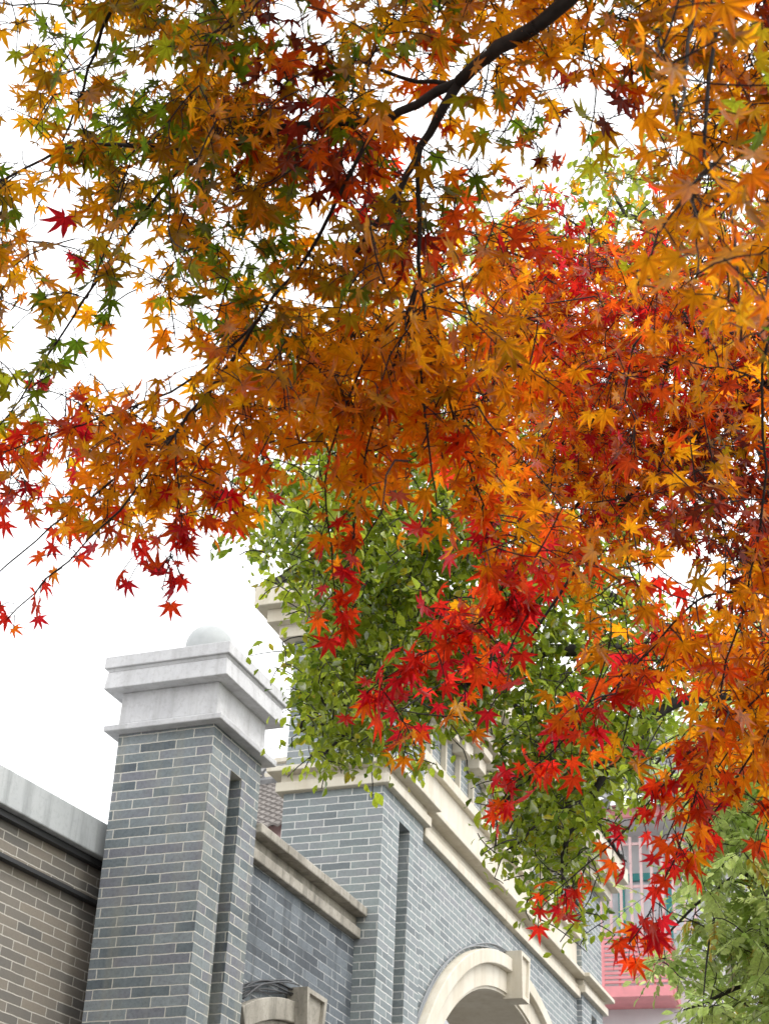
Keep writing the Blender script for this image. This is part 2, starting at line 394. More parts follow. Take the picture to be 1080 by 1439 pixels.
b = MB(); b.box(-0.27, 0.012, 0, dW, 3.522 + Z, 3.602 + Z); b.build("coping_neck", M_CONC, lw, 0.004)
b = MB()
cuts = [0, 0.42, 1.02, 1.5, dW]
for i in range(4): b.box(-0.36, 0.098 + random.uniform(-.004, .004), cuts[i] + .002, cuts[i + 1] - .002, 3.604 + Z, 3.668 + Z + random.uniform(-.003, .003))
b.build("coping_slab", M_CONC, lw, 0.008)

def cable(name, label, paths, mat, group=None):
    b = MB()
    for p, r in paths: b.tube(p, r, 6)
    o = b.build(name, mat, smooth=True); return tag(o, label, "cable", group)
def wob_path(base, amp, seed):
    r_ = np.random.default_rng(seed); ph = r_.uniform(0, 6.28, 3); k = r_.uniform(.4, 1.3, 3); n = len(base)
    out = []
    for i, p in enumerate(base):
        t = i / n * 6.28
        out.append(np.array(p) + amp * np.array([0.3 * math.sin(k[0] * t + ph[0]), math.sin(k[1] * t + ph[1]), math.sin(k[2] * t + ph[2])]))
    return out
paths = []
for i in range(7):
    base = [(XW + .018 + .012 * (i % 3), WY0 + y, z + .03 + .012 * i) for y, z in arc(ac, azc, aro + .01, 0.9, 30)[0:13 + (i % 2)]]
    paths.append((wob_path(base, .016, i), .0055))
cable("cable_bundle", "bundle of black cables lying over the small arch of the low wall", paths, M_CABLE)

# ------------------------------------------------------------------ arched gatehouse
GA = R(1.3)
GF = Frame(1.3)
GX, GY = -4.199, 11.145
gx, gy = (GF.ex * GX + GF.ey * GY)[:2]
gh = thing("gatehouse", "tall arched gatehouse of pale grey brick with cream cornices and parapet", "gatehouse", (gx, gy, 0), GA)
PWID, PV, GV = 0.80, 0.905, 6.88
RC = 0.05
def pil(m_, v0, v1, s0, s1, st, z1):
    """pier with a tall narrow slot in its side face"""
    D = 0.2
    m_.box(-PWID, -D, v0, v1, 0, z1)
    m_.box(-D, 0, v0, s0, 0, z1); m_.box(-D, 0, s1, v1, 0, z1); m_.box(-D, 0, s0, s1, st, z1)
BT = 4.59 + Z
b = MB()
pil(b, 0, PV, 0.36, 0.595, 4.44 + Z, BT); pil(b, 5.975, GV, 6.37, 6.6, 4.48 + Z, BT)
AC, AZ, SX = 3.44, 1.5 + Z, 1.10
RI, RM, RO = 2.43, 2.60, 2.715
HW = 2.05
op = arc(AC, AZ, RI, HW / SX, 40, SX)
b.box(-PWID + RC, -RC, PV, AC - HW, 0, 4.53 + Z); b.box(-PWID + RC, -RC, AC + HW, 5.975, 0, 4.53 + Z)
n_ = len(op)
for i in range(n_ - 1):
    q = [op[i], op[i + 1], (op[i + 1][0], 4.53 + Z), (op[i][0], 4.53 + Z)]
    vv = [(-PWID + RC, *p) for p in q] + [(-RC, *p) for p in q]
    b.add(vv, [(0, 3, 2, 1), (4, 5, 6, 7), (2, 3, 7, 6)])
b.build("brick_wall", M_GATEBRICK, gh)
b = MB()
inner = [(AC + (y - AC) * .985, AZ + (z - AZ) * .985) for y, z in op]
b.strip_x(op, inner, -PWID + RC - .012, -RC + .012)
for sgn in (-1, 1):
    y0 = AC + sgn * HW; y1 = inner[0][0] if sgn < 0 else inner[-1][0]
    b.box(-PWID + RC - .012, -RC + .012, min(y0, y1), max(y0, y1), 0, op[0][1] - .002)
b.build("arch_soffit", M_CREAM, gh)
b = MB()
b.strip_x(arc(AC, AZ, RM, 2.2 / SX, 44, SX), arc(AC, AZ, RI - .012, HW / SX, 44, SX), -RC - .01, -RC + .03)
b.build("arch_face", M_CREAM, gh)
b = MB()
b.strip_x(arc(AC, AZ, RO, 2.5 / SX, 44, SX), arc(AC, AZ, RM - .002, 2.4 / SX, 44, SX), -RC - .01, -RC + .085)
b.build("arch_moulding", M_CREAM, gh, 0.008)
b = MB()
kz0, kz1 = AZ + RI - 0.06, 4.28 + Z
kb, kt, kx = 0.108, 0.145, 0.12
b.add([(-RC - .01, AC - kb, kz0), (kx, AC - kb, kz0), (kx, AC + kb, kz0), (-RC - .01, AC + kb, kz0),
       (-RC - .01, AC - kt, kz1), (kx, AC - kt, kz1), (kx, AC + kt, kz1), (-RC - .01, AC + kt, kz1)],
      [(0, 3, 2, 1), (4, 5, 6, 7), (0, 1, 5, 4), (2, 3, 7, 6), (3, 0, 4, 7)])
q0 = [(kx, AC - kb, kz0), (kx, AC + kb, kz0), (kx, AC + kt, kz1), (kx, AC - kt, kz1)]
q1 = [(kx, AC - kb + .035, kz0 + .035), (kx, AC + kb - .035, kz0 + .035), (kx, AC + kt - .035, kz1 - .035), (kx, AC - kt + .035, kz1 - .035)]
q2 = [(kx - .025, p[1], p[2]) for p in q1]
b.add(q0 + q1 + q2, [(0, 1, 5, 4), (1, 2, 6, 5), (2, 3, 7, 6), (3, 0, 4, 7), (4, 5, 9, 8), (5, 6, 10, 9), (6, 7, 11, 10), (7, 4, 8, 11), (8, 9, 10, 11)])
b.build("keystone", M_CREAM, gh)
# lower cornice: band, neck and slab break out over each pier
def cornice(name, z0, z1, p, bev=0.006, dz=0.0):
    b = MB()
    b.frustum(-PWID, 0, 0, PV, z0 + Z, z1 + Z, p, p); b.frustum(-PWID, 0, 5.975, GV, z0 + Z, z1 + Z, p, p)
    va, vb_ = PV + p + .001, 5.975 - p - .001; cs = [va, va + 1.32, va + 2.6, va + 3.75, vb_]
    for i in range(4): b.box(-PWID + RC - p, -RC + p, cs[i] + .0015, cs[i + 1] - .0015, z0 + Z - dz, z1 + Z - dz)
    return b.build(name, M_CREAM, gh, bev)
cornice("cornice_band", 4.592, 4.668, 0.052, dz=0.06)
cornice("cornice_neck", 4.670, 4.733, 0.022, 0.003, dz=0.06)
cornice("cornice_slab", 4.735, 4.775, 0.112, dz=0.0)
b = MB(); b.box(-PWID + RC, -RC, PV + .06, 5.915, 4.675 + Z, 4.7335 + Z); b.build("cornice_fillet", M_CREAM, gh)
# upper storey: brick end blocks, cream frieze, sill and brick panels with cream balusters
UT = 5.86 + Z
for v0, v1 in ((0, 0.895), (5.99, GV)):
    b = MB(); b.box(-PWID, 0, v0, v1, 4.777 + Z, UT); b.build("upper_brick_block", M_GATEBRICK, gh)
b = MB(); b.box(-PWID + RC, -RC, 0.897, 5.988, 4.777 + Z, 5.15 + Z); b.build("frieze", M_CREAM, gh)
b = MB(); b.box(-PWID + .02, 0.0, 0.897, 5.988, 5.152 + Z, 5.245 + Z); b.build("sill", M_CREAM, gh, 0.006)
b = MB(); b.box(-PWID + .14, -.10, 0.897, 5.988, 5.247 + Z, 5.86 + Z); b.build("parapet_panel", M_GATEBRICK, gh)
for k in range(13):
    v = 1.2 + .386 * k
    b = MB(); b.box(-.098, -.05, v - .016, v + .016, 5.247 + Z, 5.70 + Z); b.build("baluster", M_CREAM, gh, 0.003)
for k in range(13):
    v = 1.2 + .386 * k
    b = MB(); b.prism_x([(v - .1, 5.60 + Z), (v + .1, 5.60 + Z), (v + .1, 5.72 + Z), (v - .1, 5.72 + Z)], -.098, 0.03)
    b.prism_x([(v - .13, 5.722 + Z), (v + .13, 5.722 + Z), (v + .13, 5.80 + Z), (v - .13, 5.80 + Z)], -.098, 0.08)
    b.build("eave_bracket", M_CREAM, gh, 0.006)
b = MB(); b.box(-PWID - .06, 0.10, 0.897, 5.988, 5.862 + Z, 5.966 + Z); b.frustum(-PWID, 0, 0, 0.795, 5.862 + Z, 5.966 + Z, .1, .1); b.frustum(-PWID, 0, 6.09, GV, 5.862 + Z, 5.966 + Z, .1, .1)
b.box(-PWID - .1, .1, 0.8965, 0.8966, 5.87 + Z, 5.96 + Z)
b.build("eave_course", M_CREAM, gh, 0.005)
b = MB(); b.frustum(-PWID, 0, 0, GV, 5.968 + Z, 6.08 + Z, .18, .18); b.build("eave_course", M_CREAM, gh, 0.005)
b = MB(); b.frustum(-PWID, 0, 0, GV, 6.082 + Z, 6.255 + Z, .265, .265); b.build("eave_course", M_CREAM, gh, 0.008)

def tile_roof(u0, u1, y0, z0, y1, z1, pitch=0.2, course=0.2, amp=0.035):
    """wavy clay tiles laid in courses from eave (y0, z0) to ridge (y1, z1), u along the eave"""
    m_ = MB(); L_ = math.hypot(y1 - y0, z1 - z0); nc = max(1, int(L_ / course)); nu = int((u1 - u0) / pitch * 8)
    for c_ in range(nc):
        base = len(m_.v)
        for j in range(3):
            t = min(1.0, (c_ + (0, 1.0, 1.0)[j]) / nc); lift = (0.028, 0.0, -0.03)[j]
            if j == 0:
                pass
            for i in range(nu + 1):
                u = u0 + (u1 - u0) * i / nu; wv = abs(math.sin(math.pi * (u - u0) / pitch)) * amp
                y = y0 + (y1 - y0) * t; z = z0 + (z1 - z0) * t + lift + wv
                m_.v.append((u, y, z))
        for j in range(2):
            for i in range(nu):
                a = base + j * (nu + 1) + i; m_.f.append((a, a + 1, a + nu + 2, a + nu + 1))
        # butt end of the course
        b2 = len(m_.v)
        for i in range(nu + 1):
            q = m_.v[base + i]; m_.v.append((q[0], q[1], q[2] - 0.035))
        for i in range(nu): m_.f.append((base + i + 1, base + i, b2 + i, b2 + i + 1))
    return m_
# small tiled roof on top, ridge along the wall
def rot_tiles(m_, f):
    m_.v = [f(*q) for q in m_.v]; return m_
t1 = rot_tiles(tile_roof(-.2, GV + .2, -.3, 6.258 + Z, 0.4, 6.62 + Z), lambda u, y, z: (-y, u, z))
t2 = rot_tiles(tile_roof(-.2, GV + .2, -.3, 6.258 + Z, 0.4, 6.62 + Z), lambda u, y, z: (-PWID + y, u, z))
t1.add(t2.v, t2.f); t1.tube([(-.4, -.2, 6.66 + Z), (-.4, GV + .2, 6.66 + Z)], .07, 10)
t1.box(-.78, -.02, -.02, GV + .02, 6.257 + Z, 6.33 + Z)
t1.build("tiled_roof", M_ROOF, gh)
# cables round the arch
def gw(u, v, z):
    p = GF.ex * (GX + u) + GF.ey * (GY + v); return (p[0], p[1], z)
paths = []
A_ = arc(AC, AZ, RO + .02, 2.6 / SX, 60, SX)
for i in range(4):
    base = [gw(-RC + .015 + .012 * (i % 2), y, z + .012 * i) for y, z in A_[2:30]]
    paths.append((wob_path(base, .014, 20 + i), .0062))
cable("cable_bundle", "thin grey cables clipped along the left shoulder of the big gate arch", paths, M_GCABLE)
paths = []
for i in range(6):
    base = [gw(-RC + .015 + .014 * (i % 3), y + .01 * i, z + .005 * i) for y, z in A_[32:58]]
    paths.append((wob_path(base, .010, 40 + i), .0085))
cable("cable_bundle", "thick black cables running down right of the big arch keystone", paths, M_CABLE)

# ------------------------------------------------------------------ annex on the left with its grey coping
AF = Frame(-6.0)
AX, AY1 = -6.243, 8.62
ax, ay = (AF.ex * AX)[:2]
an = thing("brick_annex", "beige grey tiled side building with pale concrete parapet on the left", "building", (ax, ay, 0), R(-6.0))
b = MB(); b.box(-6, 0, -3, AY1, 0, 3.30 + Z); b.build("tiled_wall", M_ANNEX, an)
b = MB(); b.box(-6.05, 0.05, -3, AY1, 3.034 + Z, 3.058 + Z); b.build("string_course", M_DARK, an)
b = MB(); b.box(-6.05, 0.045, -3, AY1, 3.262 + Z, 3.299 + Z); b.build("painted_gap_shadow", M_DARK, an)  # dark strip painting the shadow under the coping, not a real trim
b = MB(); b.box(-6.1, 0.09, -3, AY1, 3.302 + Z, 3.515 + Z); b.build("parapet_coping", M_COPING, an, 0.008)

# ------------------------------------------------------------------ tiled house far behind the low wall, and a pale block beyond
HF = Frame(-3.0)
hy = 19.0
h = thing("tiled_roof_house", "old house with brown grey tiled roof behind the low wall coping", "house", (0, 0, 0), R(-3.0))
e0 = HF.ony(352, 1166, hy); e1 = HF.ony(400, 1163, hy); r0 = HF.ony(364, 1106, hy + 2.6)
b = tile_roof(e0[0] - 2.0, e1[0] + 2.5, hy, e0[2], hy + 2.6, r0[2], 0.16, 0.17, 0.04)
b.build("roof", M_BROOF, h)
b = MB()
x_ = e0[0] - 2.0
b.tube([(x_, hy + 2.62, r0[2] + .06), (e1[0] + 2.5, hy + 2.62, r0[2] + .06)], .09, 8)
for k in range(24): 
    cx_ = x_ + .1 + k * .22
    b.tube([(cx_ + .1 * math.cos(t), hy + 2.6, r0[2] + .2 + .09 * math.sin(t)) for t in np.linspace(0, 6.0, 12)], .022, 5)
b.build("ridge", M_ROOF, h)
b = MB(); b.box(e0[0] - 1.6, e1[0] + 2.3, hy + .35, hy + 5, 0, e0[2] + .2); b.build("wall", M_WHITE, h)
b = MB(); b.box(e0[0] - 1.9, e1[0] + 2.4, hy + .25, hy + .34, e0[2] - .36, e0[2] + .13); b.build("eave_board", M_PINKB, h)
PFy = 30.0
pb = thing("pale_block", "pale rendered block with banded wall and thin roof railing behind tiled roof", "building", (0, 0, 0), R(-3.0))
p0 = HF.ony(350, 1072, PFy); p1 = HF.ony(440, 1072, PFy)
b = MB(); b.box(p0[0] - 1, p1[0] + 1, PFy, PFy + 6, 0, p0[2]); b.build("wall", M_WHITE, pb)
b = MB()
for k in range(4): b.box(p0[0] - 1.03, p1[0] + 1.03, PFy - .12, PFy - .002, p0[2] - .12 - .32 * k, p0[2] - .02 - .32 * k)
b.build("wall_band", M_CREAM, pb)
b = MB()
for k in range(20):
    x_ = p0[0] - .8 + k * .18; b.tube([(x_, PFy + .1, p0[2]), (x_, PFy + .1, p0[2] + .32)], .008, 5)
b.tube([(p0[0] - .9, PFy + .1, p0[2] + .32), (p1[0] + .9, PFy + .1, p0[2] + .32)], .012, 5)
b.build("roof_railing", M_COPING, pb)

# ------------------------------------------------------------------ house with the pink balcony
KF = Frame(5.4)
KY = 24.0
k = thing("balcony_house", "white house with pink slatted balcony, pink eaves and grey tiles on the right", "house", (0, 0, 0), R(5.4))
B0 = KF.ony(846, 1402, KY); B1 = KF.ony(940, 1401, KY); BTp = KF.ony(848, 1318, KY)
u0, u1, zb, zt = B0[0] - .55, B1[0] + .05, B0[2], BTp[2]
wy = KY + .75
E0 = KF.ony(862, 1150, KY - .2); EV = KF.ony(862, 1124, KY - .35)
b = MB(); b.box(u0 - 3, u1 + 1.6, wy, wy + 7, 0, E0[2] + .1); b.build("wall", M_WHITE, k)
b = MB(); b.box(u0 - 3, u1 + .02, KY + .055, wy - .002, zb + .02, zb + .12); b.build("balcony_floor", M_PINK, k, label="pink underside slab of the balcony")
b = MB(); b.box(u0, u1, KY - .02, KY + .018, zb, zb + .15); b.box(u1 - .06, u1, KY - .02, KY + .018, zb + .152, zt); b.box(B0[0] - .03, B0[0] + .04, KY - .02, KY + .018, zb + .152, zt)
for i in range(3):
    uu = B0[0] + (i + 1) * (u1 - B0[0]) / 4; b.box(uu - .015, uu + .015, KY + .022, KY + .05, zb + .15, zt)
nsl = 11
for i in range(nsl):
    z = zb + .21 + (zt - zb - .21) * i / (nsl - 1); b.box(u0, u1 - .062, KY - .012, KY + .012, z - .018, z + .018)
b.build("balcony_railing", M_PINK, k)
b = MB()
for i in range(5):
    y_ = KY + .08 + i * .14; b.box(u1 - .04, u1 - .01, y_ - .02, y_ + .02, zb + .152, zt - .052)
b.box(u1 - .05, u1, KY + .06, wy - .01, zt - .05, zt); b.box(u1 - .05, u1, KY + .06, wy - .01, zb, zb + .15)
b.build("side_railing", M_PINK, k)
G1 = KF.ony(905, 1175, KY)
b = MB()
for i in range(12):
    uu = B0[0] - .3 + i * .15; b.box(uu - .02, uu + .02, KY - .01, KY + .02, zt + .03, G1[2])
for i in range(3):
    z = zt + .1 + i * (G1[2] - zt - .2) / 2; b.box(B0[0] - .45, B0[0] + 1.35, KY + .021, KY + .045, z - .02, z + .02)
b.build("window_grille", M_PINKB, k)
TW0 = KF.ony(871, 1318, wy); TW1 = KF.ony(945, 1238, wy)
b = MB()
b.box(TW0[0], TW0[0] + .09, wy - .1, wy - .002, TW0[2] - .3, TW1[2]); b.box(TW0[0] + .7, TW0[0] + .78, wy - .1, wy - .002, TW0[2] - .3, TW1[2]); b.box(TW0[0], TW0[0] + 1.5, wy - .1, wy - .003, TW1[2] + .002, TW1[2] + .11)
wf = b.build("window", M_TEAL, k)
b = MB(); b.box(TW0[0] - .7, TW0[0] + 1.5, wy - .03, wy - .004, TW0[2] - .3, TW1[2]); b.build("pane", M_GLASS, wf)
ue0, ue1 = E0[0] - 1.6, u1 + 2.0
b = MB(); b.box(ue0, ue1, KY - .22, KY - .16, E0[2], EV[2] - .03); b.build("eave_fascia", M_PINK, k)
b = MB(); b.box(ue0, ue1, KY - .158, wy + 3.2, E0[2] + .05, E0[2] + .12); b.build("eave_soffit", M_WHITE, k)
RT = KF.ony(905, 1075, KY + 2.6)
b = tile_roof(ue0, ue1, KY - .38, EV[2], KY + 2.6, RT[2] + .5, 0.19, 0.22, 0.045)
nu = int((ue1 - ue0) / .19)
for i in range(nu):   # drip tiles hanging at the eave
    uu = ue0 + i * .19
    b.add([(uu - .08, KY - .39, EV[2] + .01), (uu + .08, KY - .39, EV[2] + .01), (uu + .055, KY - .39, EV[2] - .1), (uu, KY - .39, EV[2] - .15), (uu - .055, KY - .39, EV[2] - .1),
           (uu - .08, KY - .37, EV[2] + .01), (uu + .08, KY - .37, EV[2] + .01), (uu + .055, KY - .37, EV[2] - .1), (uu, KY - .37, EV[2] - .15), (uu - .055, KY - .37, EV[2] - .1)],
          [(4, 3, 2, 1, 0), (5, 6, 7, 8, 9), (0, 1, 6, 5), (1, 2, 7, 6), (2, 3, 8, 7), (3, 4, 9, 8), (4, 0, 5, 9)])
b.tube([(ue0, KY + 2.62, RT[2] + .55), (ue1, KY + 2.62, RT[2] + .55)], .12, 8)
b.build("tiled_roof", M_ROOF, k)

# ------------------------------------------------------------------ foliage tools
def catmull(P, step):
    P = [np.asarray(p, float) for p in P]
    if len(P) == 2: P = [P[0], (P[0] + P[1]) / 2, P[1]]
    Q = [2 * P[0] - P[1]] + P + [2 * P[-1] - P[-2]]; out = []
    for i in range(1, len(Q) - 2):
        n = max(2, int(np.linalg.norm(Q[i + 1] - Q[i]) / step))
        for t in np.arange(n) / n:
            a, b_, c_, d = Q[i - 1], Q[i], Q[i + 1], Q[i + 2]
            out.append(0.5 * ((2 * b_) + (c_ - a) * t + (2 * a - 5 * b_ + 4 * c_ - d) * t * t + (3 * b_ - a - 3 * c_ + d) * t ** 3))
    out.append(P[-1]); return np.array(out)

class Tree:
    """Branch nodes of one tree: traced limbs first, then twigs grown from the nearest node to every shoot."""
    def __init__(s): s.nodes = []; s.rad = []; s.limbs = MB(); s.twigs = MB()
    def limb(s, pts, r0, r1, step=0.06, seg=8, jit=0.004, cling=True):
        p = catmull(pts, step); n = len(p); p[1:-1] += rng.normal(0, jit, (n - 2, 3))
        r = np.linspace(r0, r1, n); r = r * (1 + 0.06 * np.sin(np.arange(n) * 1.7))
        (s.limbs if r0 > 0.006 else s.twigs).tube(p, list(r), seg if r0 > 0.01 else 5)
        if cling: s.nodes += list(p); s.rad += list(r)
        return p
    def grow(s, shoots, r_tip, r_max, sag=0.06, order=None, maxlen=9):
        N = np.array(s.nodes); n0 = len(N); cap_ = n0 + len(shoots) * 8
        buf = np.zeros((cap_, 3)); buf[:n0] = N; cnt = n0
        d0 = np.array([np.min(np.sum((N - q) ** 2, 1)) for q in shoots]); idx = np.argsort(d0)
        dirs = np.zeros((len(shoots), 3))
        for i in idx:
            q = shoots[i]; dd = np.sum((buf[:cnt] - q) ** 2, 1); j = int(np.argmin(dd)); a = buf[j]; L_ = math.sqrt(dd[j])
            mid = (a + q) / 2 + rng.normal(0, 0.08, 3) * L_ + np.array([0, 0, sag * L_])
            if L_ < 1e-4: dirs[i] = (0, 0, -1); continue
            ts = np.linspace(0, 1, 4 if L_ < .4 else 7); p = [(1 - t) ** 2 * a + 2 * t * (1 - t) * mid + t * t * q for t in ts]
            rb = min(r_max, r_tip * (1 + 3.2 * L_))
            s.twigs.tube(p, list(np.linspace(rb, r_tip, len(p))), 4, cap=False)
            for x in p[1:]:
                if cnt < cap_: buf[cnt] = x; cnt += 1
            v = p[-1] - p[-2]; dirs[i] = v / (np.linalg.norm(v) + 1e-9)
        return dirs

def grid(txt):
    return np.array([[int(c) for c in ln.split()] for ln in txt.strip().split("\n")], float) / 10.0
def sample(G, x, y, cell=60.0):
    """bilinear coverage at pixel positions"""
    gx_ = np.clip(x / cell - 0.5, 0, G.shape[1] - 1.001); gy_ = np.clip(y / cell - 0.5, 0, G.shape[0] - 1.001)
    ix = gx_.astype(int); iy = gy_.astype(int); fx = gx_ - ix; fy = gy_ - iy
    return G[iy, ix] * (1 - fx) * (1 - fy) + G[iy, ix + 1] * fx * (1 - fy) + G[iy + 1, ix] * (1 - fx) * fy + G[iy + 1, ix + 1] * fx * fy
def scatter(G, leaf_px2, per_shoot, pad=90, gain=1.0, x1=1080, y1=1440, cap=0.97):
    """shoot positions whose density gives the coverage in G"""
    dens_max = -math.log(1 - 0.97) / leaf_px2 / per_shoot * gain
    padr = 420                                   # the crown goes on past the right edge, towards its trunk
    n = rng.poisson(dens_max * (x1 + pad + padr) * (y1 + pad))
    x = rng.uniform(-pad, x1 + padr, n); y = rng.uniform(-pad, y1, n)
    c = np.clip(sample(G, np.clip(x, 0, x1 - 1), np.clip(y, 0, y1 - 1)), 0, cap)
    c = np.where(c < 0.06, 0, c) * (1 - .75 * np.clip((x - x1 - 60) / padr, 0, 1))
    d = -np.log(1 - c) / leaf_px2 / per_shoot * gain
    keep = rng.uniform(0, 1, n) < d / dens_max
    return x[keep], y[keep]

def mesh_np(name, V, Ft, mat, colour, vein, parent):
    me = bpy.data.meshes.new(name)
    me.vertices.add(len(V)); me.vertices.foreach_set("co", V.astype(np.float32).ravel())
    nf, k = Ft.shape
    me.loops.add(nf * k); me.loops.foreach_set("vertex_index", Ft.astype(np.int32).ravel())
    me.polygons.add(nf); me.polygons.foreach_set("loop_start", (np.arange(nf) * k).astype(np.int32))
    try: me.polygons.foreach_set("loop_total", np.full(nf, k, np.int32))
    except Exception: pass
    me.update(calc_edges=True)
    a = me.attributes.new("leaf_colour", 'FLOAT_COLOR', 'POINT')
    a.data.foreach_set("color", np.concatenate([colour, np.ones((len(V), 1))], 1).astype(np.float32).ravel())
    v = me.attributes.new("vein", 'FLOAT', 'POINT'); v.data.foreach_set("value", vein.astype(np.float32))
    me.materials.append(mat)
    o = bpy.data.objects.new(name, me); col.objects.link(o); o.parent = parent
    return o

def unit(v): return v / (np.linalg.norm(v, axis=-1, keepdims=True) + 1e-9)

def maple_template(seed):
    r_ = np.random.default_rng(seed)
    lobes = [(-128, .40), (-82, .72), (-40, .93), (0, 1.0), (40, .93), (82, .72), (128, .40)]
    v = [(0, 0, 0)]; vein = [1.0]; fr = [0.0]; f = []
    n = len(lobes)
    def pol(a, r): a = R(a); return [math.sin(a) * r, math.cos(a) * r]
    for i, (a, l) in enumerate(lobes):
        a += r_.uniform(-4, 4); l *= r_.uniform(.92, 1.06)
        prev = lobes[i - 1][0] if i else -180
        sin_a = (a + prev) / 2 if i else -158
        rs = (.33 if 0 < i else .11) * (1 if abs(sin_a) < 90 else .78)
        wa = 10.8 + r_.uniform(-1.5, 1.8); wr = .54 * l
        v.append((*pol(sin_a, rs), 0)); vein.append(0); fr.append(rs)
        v.append((*pol(a - wa * (1.25 if l < .6 else 1), wr), .018)); vein.append(0); fr.append(wr)
        v.append((*pol(a, l), -.02)); vein.append(1.0); fr.append(1.0)
        v.append((*pol(a + wa * (1.25 if l < .6 else 1), wr), .018)); vein.append(0); fr.append(wr)
    v.append((*pol(158, .10), 0)); vein.append(0); fr.append(.1)
    for i in range(n):
        s_, wl, tp, wr_ = 1 + i * 4, 2 + i * 4, 3 + i * 4, 4 + i * 4; nx = 5 + i * 4
        f += [(0, wl, s_), (0, tp, wl), (0, wr_, tp), (0, nx, wr_)]
    V = np.array(v, float); rr = np.hypot(V[:, 0], V[:, 1])
    curl = r_.uniform(.08, .38) + (.35 if seed % 4 == 3 else 0); V[:, 2] -= curl * rr ** 2 * r_.uniform(.7, 1.1)
    V[:, 2] += r_.uniform(-.12, .12) * V[:, 0] * rr + r_.uniform(-.1, .1) * V[:, 1]
    return V, np.array(f), np.array(vein), np.array(fr)
TPL = [maple_template(i) for i in range(16)]

PAL = {  # transmitted colour of the blade: centre, tip
    'g': [((.18, .32, .015), (.22, .27, .015)), ((.34, .42, .018), (.40, .32, .018)), ((.12, .24, .014), (.16, .21, .014))],
    'o': [((.50, .31, .012), (.54, .23, .01)), ((.38, .30, .012), (.48, .26, .01)), ((.60, .34, .01), (.62, .25, .01))],
    'y': [((.93, .48, .01), (.94, .35, .01)), ((.91, .47, .01), (.93, .34, .01)), ((.94, .43, .01), (.94, .28, .01))],
    'a': [((.94, .40, .01), (.94, .26, .01)), ((.94, .32, .01), (.94, .18, .01)), ((.93, .45, .012), (.94, .31, .01))],
    'm': [((.88, .15, .012), (.84, .06, .012)), ((.9, .21, .01), (.88, .09, .01)), ((.7, .10, .014), (.66, .045, .014))],
    'r': [((.86, .045, .022), (.8, .018, .022)), ((.76, .026, .034), (.68, .014, .034)), ((.88, .085, .014), (.82, .03, .014))],
    'd': [((.30, .04, .02), (.25, .02, .015)), ((.38, .09, .015), (.36, .04, .015)), ((.17, .036, .015), (.15, .018, .015))],
}
PK = list(PAL)
MIX = {'g': 'gggg', 'o': 'ooooygyg', 'y': 'yyyyoaay', 'a': 'aaaaayym', 'm': 'mmmraaa', 'r': 'rrrrrm', 'd': 'dddmdo'}

def maple_leaves(name, centres, tip, nrm, size, codes, parent):
    n = len(centres)
    t = unit(tip); nn = unit(nrm - np.sum(nrm * t, 1, keepdims=True) * t); sd_ = np.cross(t, nn)
    Vs, Fs, Cs, Ve = [], [], [], []; off = 0
    which = rng.integers(0, len(TPL), n)
    for k_, (V, Fc, vein, fr) in enumerate(TPL):
        ix = np.where(which == k_)[0]
        if not len(ix): continue
        P = centres[ix][:, None] + size[ix][:, None, None] * (V[None, :, 0:1] * sd_[ix][:, None] + V[None, :, 1:2] * t[ix][:, None] + V[None, :, 2:3] * nn[ix][:, None])
        c0 = np.zeros((len(ix), 3)); c1 = np.zeros((len(ix), 3))
        for q, i in enumerate(ix):
            code = random.choice(MIX[codes[i]]); a, b_ = random.choice(PAL[code]); f_ = random.uniform(.78, 1.15)
            c0[q] = np.array(a) * f_; c1[q] = np.array(b_) * f_
        C = c0[:, None] * (1 - fr[None, :, None]) + c1[:, None] * fr[None, :, None]
        nv = len(V); Fk = Fc[None] + (off + np.arange(len(ix)) * nv)[:, None, None]
        Vs.append(P.reshape(-1, 3)); Fs.append(Fk.reshape(-1, 3)); Cs.append(C.reshape(-1, 3)); Ve.append(np.tile(vein, len(ix))); off += nv * len(ix)
    return mesh_np(name, np.concatenate(Vs), np.concatenate(Fs), M_MAPLE, np.clip(np.concatenate(Cs), 0, .93), np.concatenate(Ve), parent)

def maple_from_shoots(tr, pos, dirs, code, size_mean, per=4, spread=0.055, away=(0, 1, 0)):
    """opposite leaf pairs on slender stalks round every shoot tip"""
    C, T, Nn, S, K = [], [], [], [], []
    away = np.array(away, float)
    for p, d, c_ in zip(pos, dirs, code):
        n = rng.poisson(per - 1) + 1
        for q in range(n):
            base = p - d * rng.uniform(-.01, spread * 1.2) + rng.normal(0, .006, 3)
            out = rng.normal(0, 1, 3); out -= out @ d * d; out /= np.linalg.norm(out) + 1e-9
            st = unit(out * .8 + d * .5 + np.array([0, 0, -.45])); sl_ = rng.uniform(.35, 1.0) * spread
            tip_ = unit(st * .55 + np.array([0, 0, -.75]) + rng.normal(0, .42, 3))
            cen = base + st * sl_
            nv = unit(np.array([0, 0, .62]) + away * rng.uniform(.1, 1.0) + rng.normal(0, .42, 3))
            C.append(cen); T.append(tip_); Nn.append(nv); S.append(size_mean * rng.lognormal(-.02, .18)); K.append(c_)
            tr.twigs.tube([base, base + st * sl_ * .55 + np.array([0, 0, .004]), cen], .0009, 3, cap=False)
    return np.array(C), np.array(T), np.array(Nn), np.array(S), K

def code_at(Cg, x, y):
    xx = np.clip(((x + rng.normal(0, 26, len(x))) / 60).astype(int), 0, 17); yy = np.clip(((y + rng.normal(0, 26, len(x))) / 60).astype(int), 0, len(Cg) - 1)
    return [Cg[j][i] for i, j in zip(xx, yy)]

